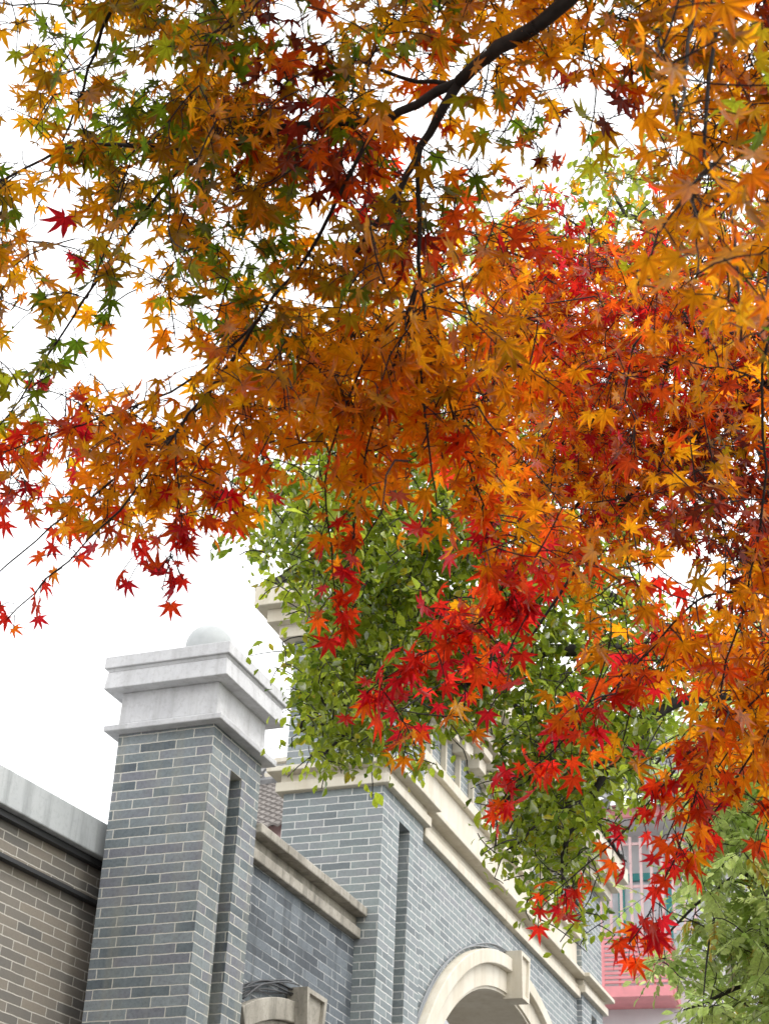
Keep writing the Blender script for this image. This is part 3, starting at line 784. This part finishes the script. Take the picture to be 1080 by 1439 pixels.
COLG = [r.split() for r in """o o o o g o d o o o o y y y o y y d
o g y o o o d d o m y y y y o y y y
o o g g o y o o y m m o d d d o y y
o o g o o o d d d m o o d d o o y y
o y o o o o y d r o o m d o o y y y
y r o y o g o o o y d m m r a y y y
y o g o g g y o o y y y m a a y y y
o g g y y y o o y y y y a m a y a y
g g y a y y y y y y y a a a m a y a
o r a y y y a a y y y a m a a a a a
a r a y y y a a a a a m a a a y d a
r o a y y m a a a a m a m a y y d d
m m m a r r a a a a m a m a a o d d
r m r r r r a a a a r m r a m a d a
r r r r r r r m m m r m a a m m a a
m r r r r r r r d r r r a m r m a a
r r r r r r r r r r r a m m m a a a
r r r r r r r r r r a r m m a a a a
r r r r r r r r r r r r m r r a a a
r r r r r r r r r r r r r r r r m m
r r r r r r r r r r r r r r r m a a
r r r r r r r r r r r r r r r m a a
r r r r r r r r r r r r r r r m a a
r r r r r r r r r r r r r r r r r r""".split("\n")]
NEAR = grid("""3 5 6 7 8 8 8 5 6 6 8 8 8 8 8 8 8 8
2 5 5 5 7 8 8 6 7 4 5 7 8 8 7 8 8 8
5 6 6 7 8 9 8 7 7 3 4 6 8 4 3 7 8 7
5 7 7 8 9 9 9 9 9 5 4 5 6 0 0 6 7 7
7 6 6 9 9 9 8 7 6 7 7 4 0 0 0 5 7 7
8 5 7 8 9 9 7 4 6 8 8 6 1 0 1 3 5 6
6 5 5 5 7 9 7 5 8 9 9 7 3 1 1 2 4 5
2 5 4 1 3 8 9 9 9 9 9 7 3 1 1 1 3 4
3 4 1 3 6 8 9 9 9 9 9 6 3 1 1 1 3 4
4 5 6 7 8 9 9 8 8 8 8 6 3 1 1 1 2 3
6 7 8 9 9 9 8 5 7 7 7 6 4 2 1 1 2 3
5 4 6 8 9 8 4 1 4 4 5 5 6 4 2 2 3 4
0 2 3 2 3 0 0 0 3 1 1 4 7 5 3 2 2 4
0 0 0 0 0 0 0 0 2 1 1 4 7 5 2 0 0 4
0 0 0 0 0 0 0 0 0 0 2 5 6 5 5 4 4 6
0 0 0 0 0 0 0 0 0 0 3 4 2 3 5 6 7 8
0 0 0 0 0 0 0 0 0 2 3 1 0 3 3 3 7 8
0 0 0 0 0 0 0 0 0 1 0 0 1 1 0 2 6 7
0 0 0 0 0 0 0 0 0 0 0 0 0 0 0 2 3 5
0 0 0 0 0 0 0 0 0 0 0 0 0 0 0 1 2 2
0 0 0 0 0 0 0 0 0 0 0 0 0 0 0 0 0 0
0 0 0 0 0 0 0 0 0 0 0 0 0 0 0 0 0 0
0 0 0 0 0 0 0 0 0 0 0 0 0 0 0 0 0 0
0 0 0 0 0 0 0 0 0 0 0 0 0 0 0 0 0 0""")
CLOSE = grid("""0 0 0 0 0 0 0 0 0 0 0 0 0 0 2 3 4 5
0 0 0 0 0 0 0 0 0 0 0 0 0 0 2 4 5 5
0 0 0 0 0 0 0 0 0 0 0 0 0 0 1 5 6 6
0 0 0 0 0 0 0 0 0 0 0 0 0 1 6 6 6 6
0 0 0 0 0 0 0 0 0 0 0 0 0 1 2 5 6 7
0 0 0 0 0 0 0 0 0 0 0 0 0 0 2 5 6 7
0 0 0 0 0 0 0 0 0 0 0 0 0 0 0 5 6 7
0 0 0 0 0 0 0 0 0 0 0 0 0 0 0 1 4 6
0 0 0 0 0 0 0 0 0 0 0 0 0 0 0 0 1 2""" + "\n" + "\n".join(["0 " * 17 + "0"] * 15))
FAR = grid("\n".join(["0 " * 17 + "0"] * 4) + """
0 0 0 0 0 0 0 0 0 0 0 0 2 2 1 2 3 3
0 0 0 0 0 0 0 0 0 0 0 3 6 7 5 4 4 4
0 0 0 0 0 0 0 0 0 0 0 4 8 9 8 7 6 6
0 0 0 0 0 0 0 0 0 0 2 6 9 9 9 9 8 8
0 0 0 0 0 0 0 0 0 0 1 5 9 9 9 9 9 9
0 0 0 0 0 0 0 0 0 0 2 5 8 9 9 9 9 9
0 0 0 0 0 0 0 0 0 0 1 5 8 9 9 9 9 8
0 0 0 0 0 0 0 0 0 0 0 4 8 9 9 9 8 8
0 0 0 0 0 0 0 0 0 0 0 3 6 8 8 6 5 8
0 0 0 0 0 0 0 0 0 0 0 0 3 4 2 0 0 5
0 0 0 0 0 0 0 0 0 0 0 0 1 1 1 1 2 5
0 0 0 0 0 0 0 0 0 0 0 0 0 0 0 0 2 3
""" + "\n".join(["0 " * 17 + "0"] * 8))

# ------------------------------------------------------------------ near maple
def px(pts, d0, d1):
    n = len(pts); return [at(x, y, d0 + (d1 - d0) * i / max(1, n - 1)) for i, (x, y) in enumerate(pts)]
nm = thing("maple_tree", "near Japanese maple whose orange, olive and red leaves overhang the top left", "tree", (1.9, 1.3, 0))
NM0 = np.array([1.9, 1.3, 0])
tn = Tree()
fork = at(860, -90, 2.25)
tn.limb([(1.9, 1.3, 0), (1.86, 1.28, .6), (1.78, 1.32, 1.4), (1.6, 1.38, 2.2), (1.25, 1.5, 2.9), tuple(fork + np.array([.12, -.02, .0])), tuple(fork)], .07, .0125, .12, 12, cling=False)
L_ = []
L_.append((px([(860, -90), (800, 0), (720, 58), (690, 75), (645, 115)], 2.25, 2.45), .0120, .0095))
L_.append((px([(645, 115), (560, 160), (530, 170), (430, 175), (370, 190), (300, 212), (235, 207), (190, 205), (110, 205), (60, 225), (-20, 262)], 2.45, 3.0), .0078, .002))
L_.append((px([(645, 115), (600, 185), (585, 220), (560, 270), (528, 316), (490, 370)], 2.45, 2.5), .0078, .003))
L_.append((px([(533, 172), (483, 260), (447, 333), (417, 383), (360, 450), (330, 482), (240, 552), (167, 580), (90, 605), (-10, 640)], 2.5, 2.85), .0036, .0013))
L_.append((px([(360, 450), (300, 545), (233, 620), (160, 675), (90, 727), (-10, 812)], 2.6, 2.9), .003, .0013))
L_.append((px([(330, 500), (247, 608), (187, 693), (127, 760), (67, 813), (5, 876)], 2.6, 2.75), .0026, .0012))
L_.append((px([(247, 608), (250, 690), (245, 760), (228, 830)], 2.62, 2.62), .0016, .0009))
L_.append((px([(245, -90), (163, 7), (133, 73), (117, 123), (98, 177), (70, 240)], 2.6, 2.9), .004, .0016))
L_.append((px([(300, 212), (253, 240), (197, 307), (157, 363), (83, 477), (30, 560), (-20, 620)], 2.8, 3.0), .0032, .0014))
L_.append((px([(590, 205), (587, 273), (590, 367), (585, 407), (570, 445)], 2.45, 2.5), .0042, .0022))
L_.append((px([(585, 407), (565, 480), (533, 567), (507, 667), (498, 740), (498, 807)], 2.5, 2.6), .0022, .001))
L_.append((px([(570, 445), (527, 480), (477, 593), (457, 680), (467, 773), (470, 830), (475, 885)], 2.5, 2.6), .0022, .001))
L_.append((px([(575, 430), (587, 487), (600, 580), (607, 667), (613, 713)], 2.5, 2.55), .0024, .0011))
L_.append((px([(590, 400), (608, 487), (627, 553), (660, 653), (687, 727), (713, 800), (720, 850)], 2.5, 2.75), .0021, .001))
L_.append((px([(713, 800), (690, 860), (643, 890), (567, 937), (500, 985)], 2.75, 2.8), .002, .0011))
L_.append((px([(640, 120), (560, 110), (500, 85), (450, 140), (370, 200)], 2.5, 2.8), .004, .0016))
L_.append((px([(187, 3), (90, 7), (-30, 4)], 2.8, 3.0), .002, .0014))
L_.append((px([(800, 0), (640, -60), (420, -70), (245, -90)], 2.3, 2.6), .01, .005))
# right side: branchlets falling along the frame edge
L_.append((px([(860, -90), (1000, -60), (1130, 20), (1180, 200), (1150, 420)], 2.25, 2.5), .013, .007))
L_.append((px([(1150, 300), (1079, 480), (1070, 540), (1072, 700), (1050, 830), (1030, 900), (1013, 960), (997, 1040), (977, 1120), (953, 1187), (933, 1237), (907, 1293), (880, 1330)], 2.5, 2.7), .0026, .001))
L_.append((px([(1050, 830), (993, 838), (963, 857), (917, 907), (877, 953), (830, 1000), (770, 1060), (720, 1100), (700, 1135)], 2.6, 2.8), .0022, .001))
L_.append((px([(1150, 780), (1067, 977), (1020, 1010), (967, 1060), (920, 1117), (880, 1163), (817, 1223), (763, 1265)], 2.6, 2.75), .0024, .001))
L_.append((px([(1120, 980), (1060, 1050), (1023, 1113), (985, 1168)], 2.6, 2.7), .0022, .0012))
L_.append((px([(1150, 420), (1150, 780), (1120, 980), (1100, 1060)], 2.5, 2.6), .006, .003))
SPRAY = []
def spray(path, f0, codes, step=.042, f1=1.0):
    p = catmull(path, .01); n = len(p); last = None; i0 = int(n * f0)
    for i in range(i0, min(n, int(n * f1))):
        if last is None or np.linalg.norm(p[i] - p[last]) > step * rng.uniform(.75, 1.3) or i == n - 1:
            d = unit(p[min(i + 1, n - 1)] - p[max(i - 1, 0)]); f_ = i / n
            SPRAY.append((p[i], d, codes[min(len(codes) - 1, int((f_ - f0) / (1 - f0 + 1e-6) * len(codes)))])); last = i
for p_, r0, r1 in L_: tn.limb(p_, r0, r1, .035, 7, .0015)
spray(L_[4][0], .35, 'yam', .05, .8); spray(L_[5][0], .3, 'aammrr', .05); spray(L_[6][0], .3, 'mrrr', .026); spray(L_[3][0], .75, 'aar', .045)
spray(L_[8][0], .55, 'ogoyo', .055); spray(L_[10][0], .3, 'yaaamr', .04); spray(L_[11][0], .3, 'yaamrr', .042); spray(L_[12][0], .2, 'yaam', .04); spray(L_[13][0], .2, 'yaamr', .04)
spray(L_[14][0], .05, 'rrrr', .018); spray(L_[13][0], .6, 'mrrr', .03); spray(L_[19][0], .42, 'aaaammrr', .032); spray(L_[20][0], .35, 'amrrrr', .032); spray(L_[21][0], .2, 'aammrrrr', .032); spray(L_[22][0], .2, 'amr', .034)
# very close spray at the upper right
C_ = [(px([(1010, -120), (985, -40), (977, 0), (965, 60), (958, 133), (950, 175)], 2.1, 1.75), .0042, .0016),
      (px([(1040, -120), (1005, 40), (990, 217), (1020, 267), (1030, 300), (1036, 407), (1040, 480)], 2.1, 1.75), .0032, .0013),
      (px([(1000, 230), (965, 270), (925, 330), (895, 400)], 1.75, 1.75), .0018, .001),
      (px([(1120, -80), (1100, 150), (1085, 330), (1070, 470)], 2.2, 1.8), .0034, .0014)]
for p_, r0, r1 in C_: tn.limb(p_, r0, r1, .03, 6, .0012)
x, y = scatter(NEAR, 195, 4.0, cap=.88)
dep = 2.62 + .25 * (1 - np.clip(x / 600, 0, 1)) + .25 * np.clip((y - 700) / 300, 0, 1) + rng.normal(0, .16, len(x)) + rng.choice([0, 0, .28], len(x))
pos = ats(x, y, dep); code = code_at(COLG, x, y)
dirs = tn.grow(pos, .0011, .0026)
A1 = maple_from_shoots(tn, pos, dirs, code, .0325, 4, .055, FWD * [1, 1, 0])
sp_ = np.array([q[0] for q in SPRAY]); sdir = np.array([q[1] for q in SPRAY])
A4 = maple_from_shoots(tn, sp_, sdir, [q[2] for q in SPRAY], 0.0305, 3.8, .045, FWD * [1, 1, 0])
x, y = scatter(CLOSE, 1150, 3.0)
pos2 = ats(x, y, 1.72 + rng.normal(0, .12, len(x))); code2 = [random.choice('yyyoaa') for _ in x]
d2 = tn.grow(pos2, .0011, .0024)
A2 = maple_from_shoots(tn, pos2, d2, code2, .037, 3, .055, FWD * [1, 1, 0])
# canopy overhead and beyond the frame, which shades the leaves below it
n = 800
ox = rng.uniform(-250, 1350, n); oy = rng.uniform(-900, -60, n)
pos3 = ats(ox, oy, 2.5 + rng.normal(0, .3, n)); d3 = tn.grow(pos3, .0012, .004)
nu_ = 800; ux, uy = rng.uniform(-60, 1140, nu_), rng.uniform(0, 520, nu_)
up_ = ats(ux, uy, 2.6 + rng.normal(0, .2, nu_)) + np.stack([np.zeros(nu_), np.zeros(nu_), .75 + .0012 * uy + rng.uniform(0, .7, nu_)], 1)
pos3 = np.concatenate([pos3, up_]); d3 = np.concatenate([d3, tn.grow(up_, .0012, .004)]); n = len(pos3)
A3 = maple_from_shoots(tn, pos3, d3, [random.choice('oyyo') for _ in range(n)], .037, 4, .055, FWD * [1, 1, 0])
def localise(mb, o): mb.v = [(q[0] - o[0], q[1] - o[1], q[2] - o[2]) for q in mb.v]; return mb
localise(tn.limbs, NM0).build("trunk", M_BARK, nm, smooth=True); localise(tn.twigs, NM0).build("twigs", M_BARK, nm, smooth=True)
A = [np.concatenate([A1[i], A2[i], A3[i], A4[i]]) for i in range(4)]
maple_leaves("crown", A[0] - NM0, A[1], A[2], A[3], A1[4] + A2[4] + A3[4] + A4[4], nm)

# ------------------------------------------------------------------ farther maple, dense orange
FM0 = np.array([3.4, 4.1, 0])
fm = thing("maple_tree", "farther Japanese maple, a dense mass of small orange leaves at the right", "tree", FM0)
tf = Tree()
hub = at(1130, 520, 4.3)
tf.limb([FM0, FM0 + [0, .02, 1.2], (FM0 + hub) / 2 + np.array([.3, 0, .5]), hub], .10, .016, .15, 12, cling=False)
D = 4.3
for pts, d0, d1, r0, r1 in [
    ([(1130, 520), (1080, 543), (1020, 583), (967, 613), (917, 627), (867, 653), (803, 717), (750, 773)], 4.3, 4.3, .015, .003),
    ([(1130, 520), (1073, 540), (1017, 518), (960, 505), (900, 522), (863, 532), (813, 518), (740, 560)], 4.3, 4.5, .012, .003),
    ([(967, 613), (950, 637), (910, 673), (890, 692), (853, 727), (817, 780), (780, 847), (740, 903)], 4.3, 4.2, .011, .0025),
    ([(863, 533), (803, 597), (777, 650), (733, 727), (718, 765)], 4.45, 4.3, .005, .002),
    ([(1130, 520), (1060, 470), (987, 473), (953, 433), (930, 395), (880, 383), (817, 377), (745, 362), (690, 345)], 4.3, 4.6, .011, .0025),
    ([(880, 383), (873, 357), (820, 323), (773, 293), (740, 285)], 4.5, 4.6, .004, .0018),
    ([(1130, 520), (1110, 650), (1075, 750), (1040, 850)], 4.3, 4.5, .009, .003),
    ([(967, 613), (1000, 700), (1020, 760)], 4.3, 4.4, .004, .002),
    ([(863, 533), (780, 500), (700, 470)], 4.45, 4.5, .004, .002)]:
    tf.limb(px(pts, d0, d1), r0, r1, .06, 7, .003)
x, y = scatter(FAR, 70, 5, gain=1.2, cap=.92)
pos = ats(x, y, 4.45 + rng.normal(0, .33, len(x))); code = [random.choice('aaammrm') if c_ in 'ay' else c_ for c_ in code_at(COLG, x, y)]
dirs = tf.grow(pos, .0012, .0035)
A1 = maple_from_shoots(tf, pos, dirs, code, .031, 5, .055, FWD * [1, 1, 0])
localise(tf.limbs, FM0).build("trunk", M_BARK, fm, smooth=True); localise(tf.twigs, FM0).build("twigs", M_BARK, fm, smooth=True)
maple_leaves("crown", A1[0] - FM0, A1[1], A1[2], A1[3], A1[4], fm)

# ------------------------------------------------------------------ broadleaf green tree in front of the gatehouse
GREEN = grid("\n".join(["0 " * 17 + "0"] * 3) + """
0 0 0 0 0 0 0 0 0 0 0 0 0 0 2 2 1 1
0 0 0 0 0 0 0 0 0 0 0 1 2 2 3 3 2 2
0 0 0 0 0 0 0 0 0 0 1 4 4 3 5 5 4 3
0 0 0 0 0 0 0 1 2 2 3 4 3 3 4 5 4 3
0 0 0 0 0 0 0 0 1 3 3 4 3 2 2 2 2 2
0 0 0 0 0 0 0 3 4 4 4 3 2 2 2 2 2 1
0 0 0 0 0 0 2 6 5 5 5 5 3 2 1 1 1 1
0 0 0 0 0 0 5 8 7 7 7 6 4 3 2 1 1 1
0 0 0 0 0 1 8 9 9 9 8 7 5 4 3 2 1 1
0 0 0 0 0 3 8 9 9 9 9 8 5 4 4 1 0 0
0 0 0 0 0 0 4 9 9 9 9 9 7 7 5 1 0 1
0 0 0 0 0 0 0 6 9 9 9 9 8 8 7 4 3 2
0 0 0 0 0 0 2 9 9 9 9 8 7 7 7 6 2 1
0 0 0 0 0 0 1 9 9 9 9 6 9 9 9 6 1 0
0 0 0 0 0 0 0 7 8 5 1 3 9 9 9 5 0 0
0 0 0 0 0 0 0 1 1 0 0 4 9 9 6 1 0 0
0 0 0 0 0 0 0 0 0 0 0 4 9 7 2 0 0 0
0 0 0 0 0 0 0 0 0 0 0 1 5 5 0 0 0 0
0 0 0 0 0 0 0 0 0 0 0 0 1 5 1 0 0 0
0 0 0 0 0 0 0 0 0 0 0 0 0 0 0 0 0 0
0 0 0 0 0 0 0 0 0 0 0 0 0 0 0 0 0 0""")
def leaf_template(w_, fold=.12, curl=.12):
    V = np.array([(0, 0, 0), (-w_ * .72, .28, fold * .6), (-w_, .55, fold), (0, .5, 0), (w_ * .72, .28, fold * .6), (w_, .55, fold), (-w_ * .55, .82, fold * .5), (w_ * .55, .82, fold * .5), (0, 1, -.02)], float)
    V[:, 2] -= curl * V[:, 1] ** 2
    Fc = np.array([(0, 3, 1), (1, 3, 2), (2, 3, 6), (6, 3, 8), (0, 4, 3), (4, 5, 3), (5, 7, 3), (7, 8, 3)])
    return V, Fc, np.array([.9, 0, 0, 1, 0, 0, 0, 0, 1.0])
def simple_leaves(name, C, T, Nn, S, colour, mat, parent, tpls):
    t = unit(T); nn = unit(Nn - np.sum(Nn * t, 1, keepdims=True) * t); sd_ = np.cross(t, nn)
    Vs, Fs, Cs, Ve = [], [], [], []; off = 0; which = rng.integers(0, len(tpls), len(C))
    for k_, (V, Fc, vein) in enumerate(tpls):
        ix = np.where(which == k_)[0]
        P = C[ix][:, None] + S[ix][:, None, None] * (V[None, :, 0:1] * sd_[ix][:, None] + V[None, :, 1:2] * t[ix][:, None] + V[None, :, 2:3] * nn[ix][:, None])
        nv = len(V); Vs.append(P.reshape(-1, 3)); Fs.append((Fc[None] + (off + np.arange(len(ix)) * nv)[:, None, None]).reshape(-1, 3))
        Cs.append(np.repeat(colour[ix], nv, 0)); Ve.append(np.tile(vein, len(ix))); off += nv * len(ix)
    return mesh_np(name, np.concatenate(Vs), np.concatenate(Fs), mat, np.concatenate(Cs), np.concatenate(Ve), parent)

GT0 = np.array([2.0, 9.2, 0])
gt = thing("green_tree", "leafy green broadleaf tree in front of the gatehouse parapet", "tree", GT0)
tg = Tree()
hub = at(1150, 960, 7.9)
tg.limb([GT0, GT0 + [-.05, .05, 1.6], (GT0 * .4 + hub * .6) + np.array([.15, 0, .2]), hub], .16, .08, .2, 12, cling=False)
for pts, d0, d1, r0, r1 in [
    ([(1150, 960), (1060, 970), (977, 982), (927, 998), (903, 1030), (860, 1073), (830, 1120), (800, 1173), (790, 1203), (789, 1255)], 7.9, 7.2, .035, .006),
    ([(1150, 960), (1040, 945), (973, 937), (917, 917), (870, 915), (817, 913), (777, 915), (730, 928), (690, 960), (640, 965), (560, 985), (500, 1010), (455, 1060)], 7.9, 7.3, .05, .006),
    ([(1150, 960), (1050, 915), (930, 880), (800, 800), (700, 770), (607, 773), (557, 767), (503, 765), (440, 790)], 7.9, 7.8, .03, .007),
    ([(607, 773), (550, 807), (530, 833), (507, 863), (487, 887), (450, 960), (420, 1030)], 7.7, 7.5, .018, .006),
    ([(800, 800), (690, 690), (600, 630), (560, 640), (520, 643), (500, 662), (450, 713), (400, 720)], 7.9, 8.2, .02, .006),
    ([(1150, 960), (1100, 700), (1000, 480), (917, 323), (877, 300), (850, 240)], 7.9, 8.6, .05, .008),
    ([(1000, 480), (877, 360), (780, 330), (700, 320)], 8.4, 8.7, .02, .006),
    ([(600, 630), (520, 570), (470, 540)], 8.1, 8.2, .012, .005),
    ([(860, 1073), (780, 1080), (720, 1110), (690, 1160)], 7.4, 7.2, .012, .005),
    ([(830, 1120), (760, 1150), (735, 1180), (710, 1195)], 7.3, 7.2, .009, .004),
    ([(789, 1230), (810, 1270), (835, 1285)], 7.2, 7.2, .005, .003),
    ([(460, 900), (440, 960), (470, 1010), (485, 990)], 7.5, 7.4, .008, .004),
    ([(903, 1030), (830, 1040), (760, 1045)], 7.6, 7.5, .012, .005)]:
    tg.limb(px(pts, d0, d1), r0, r1, .12, 8, .006)
x, y = scatter(GREEN, 18.5, 7.0, gain=1.05)
dep = 7.6 + rng.normal(0, .38, len(x)); dep = np.clip(dep, 6.7, 8.6) + np.where(y < 560, .7, 0)
pos = ats(x, y, dep); dirs = tg.grow(pos, .0022, .006, .1)
C, T, Nn, S, K = [], [], [], [], []
tone = rng.uniform(0, 1, len(pos))
for p, d, tn_, yy in zip(pos, dirs, tone, y):
    for q in range(rng.poisson(6) + 1):
        base = p - d * rng.uniform(-.02, .14) + rng.normal(0, .03, 3)
        t = unit(rng.normal(0, .7, 3) + d * .5 + np.array([0, 0, -.45]))
        C.append(base); T.append(t); Nn.append(unit(np.array([0, 0, .9]) + FWD * [.35, .35, 0] + rng.normal(0, .5, 3))); S.append(.043 * rng.lognormal(0, .24))
        r_ = .65 * tn_ + .35 * rng.uniform(); lim = rng.uniform()
        a = np.array([.09, .19, .018]) * (1 - r_) + np.array([.68, .76, .06]) * r_
        if yy < 520: a = a * .5 + np.array([.38, .40, .05]) * .5
        if lim > .95: a = np.array([.6, .5, .04])
        K.append(a * rng.uniform(.85, 1.15))
localise(tg.limbs, GT0).build("trunk", M_BARK2, gt, smooth=True); localise(tg.twigs, GT0).build("twigs", M_BARK2, gt, smooth=True)
simple_leaves("crown", np.array(C) - GT0, np.array(T), np.array(Nn), np.array(S), np.array(K), M_GREEN, gt, [leaf_template(.28), leaf_template(.32, .08, .25), leaf_template(.25, .16, .05)])

# ------------------------------------------------------------------ tree with feathery compound leaves, lower right
PINN = grid("\n".join(["0 " * 17 + "0"] * 15) + """
0 0 0 0 0 0 0 0 0 0 0 0 0 0 0 1 2 3
0 0 0 0 0 0 0 0 0 0 0 0 0 0 0 2 5 5
0 0 0 0 0 0 0 0 0 0 0 0 0 0 0 4 7 7
0 0 0 0 0 0 0 0 0 0 0 0 0 0 0 1 6 8
0 0 0 0 0 0 0 0 0 0 0 0 0 0 0 1 8 9
0 0 0 0 0 0 0 0 0 0 0 0 0 0 0 2 8 9
0 0 0 0 0 0 0 0 0 0 0 0 0 0 0 3 8 9
0 0 0 0 0 0 0 0 0 0 0 0 0 0 0 3 4 8
0 0 0 0 0 0 0 0 0 0 0 0 0 0 0 1 7 9""")
PT0 = np.array([2.6, 12.0, 0])
pt = thing("pistache_tree", "pale green tree with feathery compound leaves in the lower right corner", "tree", PT0)
tp_ = Tree()
hub = at(1180, 1330, 9.6)
tp_.limb([PT0, PT0 + [0, 0, 1.5], (PT0 * .4 + hub * .6) + np.array([.1, 0, .1]), hub], .13, .06, .2, 12, cling=False)
for pts, d0, d1, r0, r1 in [
    ([(1180, 1330), (1120, 1270), (1080, 1248), (1040, 1225), (1000, 1215), (950, 1225)], 9.6, 9.3, .028, .007),
    ([(1180, 1330), (1100, 1360), (1030, 1390), (960, 1420)], 9.6, 9.3, .026, .007),
    ([(1180, 1330), (1130, 1180), (1060, 1090), (990, 1040), (930, 1010)], 9.6, 9.6, .028, .007),
    ([(1040, 1225), (980, 1270), (930, 1320)], 9.4, 9.2, .012, .006),
    ([(1060, 1090), (980, 1110), (930, 1150)], 9.6, 9.5, .012, .006)]:
    tp_.limb(px(pts, d0, d1), r0, r1, .12, 8, .006)
x, y = scatter(PINN, 165, 2.5, pad=60)
pos = ats(x, y, 9.45 + rng.normal(0, .45, len(x))); dirs = tp_.grow(pos, .0028, .008, .1)
C, T, Nn, S, K = [], [], [], [], []
for p, d in zip(pos, dirs):
    for q in range(rng.integers(2, 5)):
        ra = unit(d * .4 + np.array([0, 0, -.1]) + rng.normal(0, .6, 3) * [1, 1, .6]); up = unit(np.array([0, 0, 1.0]) + rng.normal(0, .35, 3)); sdv = unit(np.cross(ra, up)); up = np.cross(sdv, ra)
        Lr = rng.uniform(.16, .26); npair = rng.integers(4, 7); r_ = rng.uniform(); 
        a = np.array([.40, .56, .12]) * (1 - r_) + np.array([.82, .90, .34]) * r_
        if rng.uniform() > .93: a = np.array([.55, .38, .05])
        pts = [p + ra * Lr * s_ + np.array([0, 0, -.05 * s_ * s_]) for s_ in (0, .5, 1)]
        tp_.twigs.tube(pts, .0015, 3, cap=False)
        for k_ in range(npair):
            s_ = .25 + .72 * k_ / npair; b0 = p + ra * Lr * s_ + np.array([0, 0, -.05 * s_ * s_])
            for sg in (-1, 1):
                C.append(b0); T.append(unit(sdv * sg * .85 + ra * .5 + np.array([0, 0, -.25]) + rng.normal(0, .1, 3))); Nn.append(up + rng.normal(0, .25, 3)); S.append(.072 * rng.uniform(.75, 1.15) * (1 - .25 * s_)); K.append(a * rng.uniform(.88, 1.12))
        C.append(pts[-1]); T.append(ra); Nn.append(up); S.append(.06); K.append(a)
localise(tp_.limbs, PT0).build("trunk", M_BARK2, pt, smooth=True); localise(tp_.twigs, PT0).build("twigs", M_BARK2, pt, smooth=True)
simple_leaves("crown", np.array(C) - PT0, np.array(T), np.array(Nn), np.array(S), np.array(K), M_PINN, pt, [leaf_template(.24, .05, .1), leaf_template(.28, .08, .2)])
print("leaves", len(A[0]), len(A1[0]), len(C))
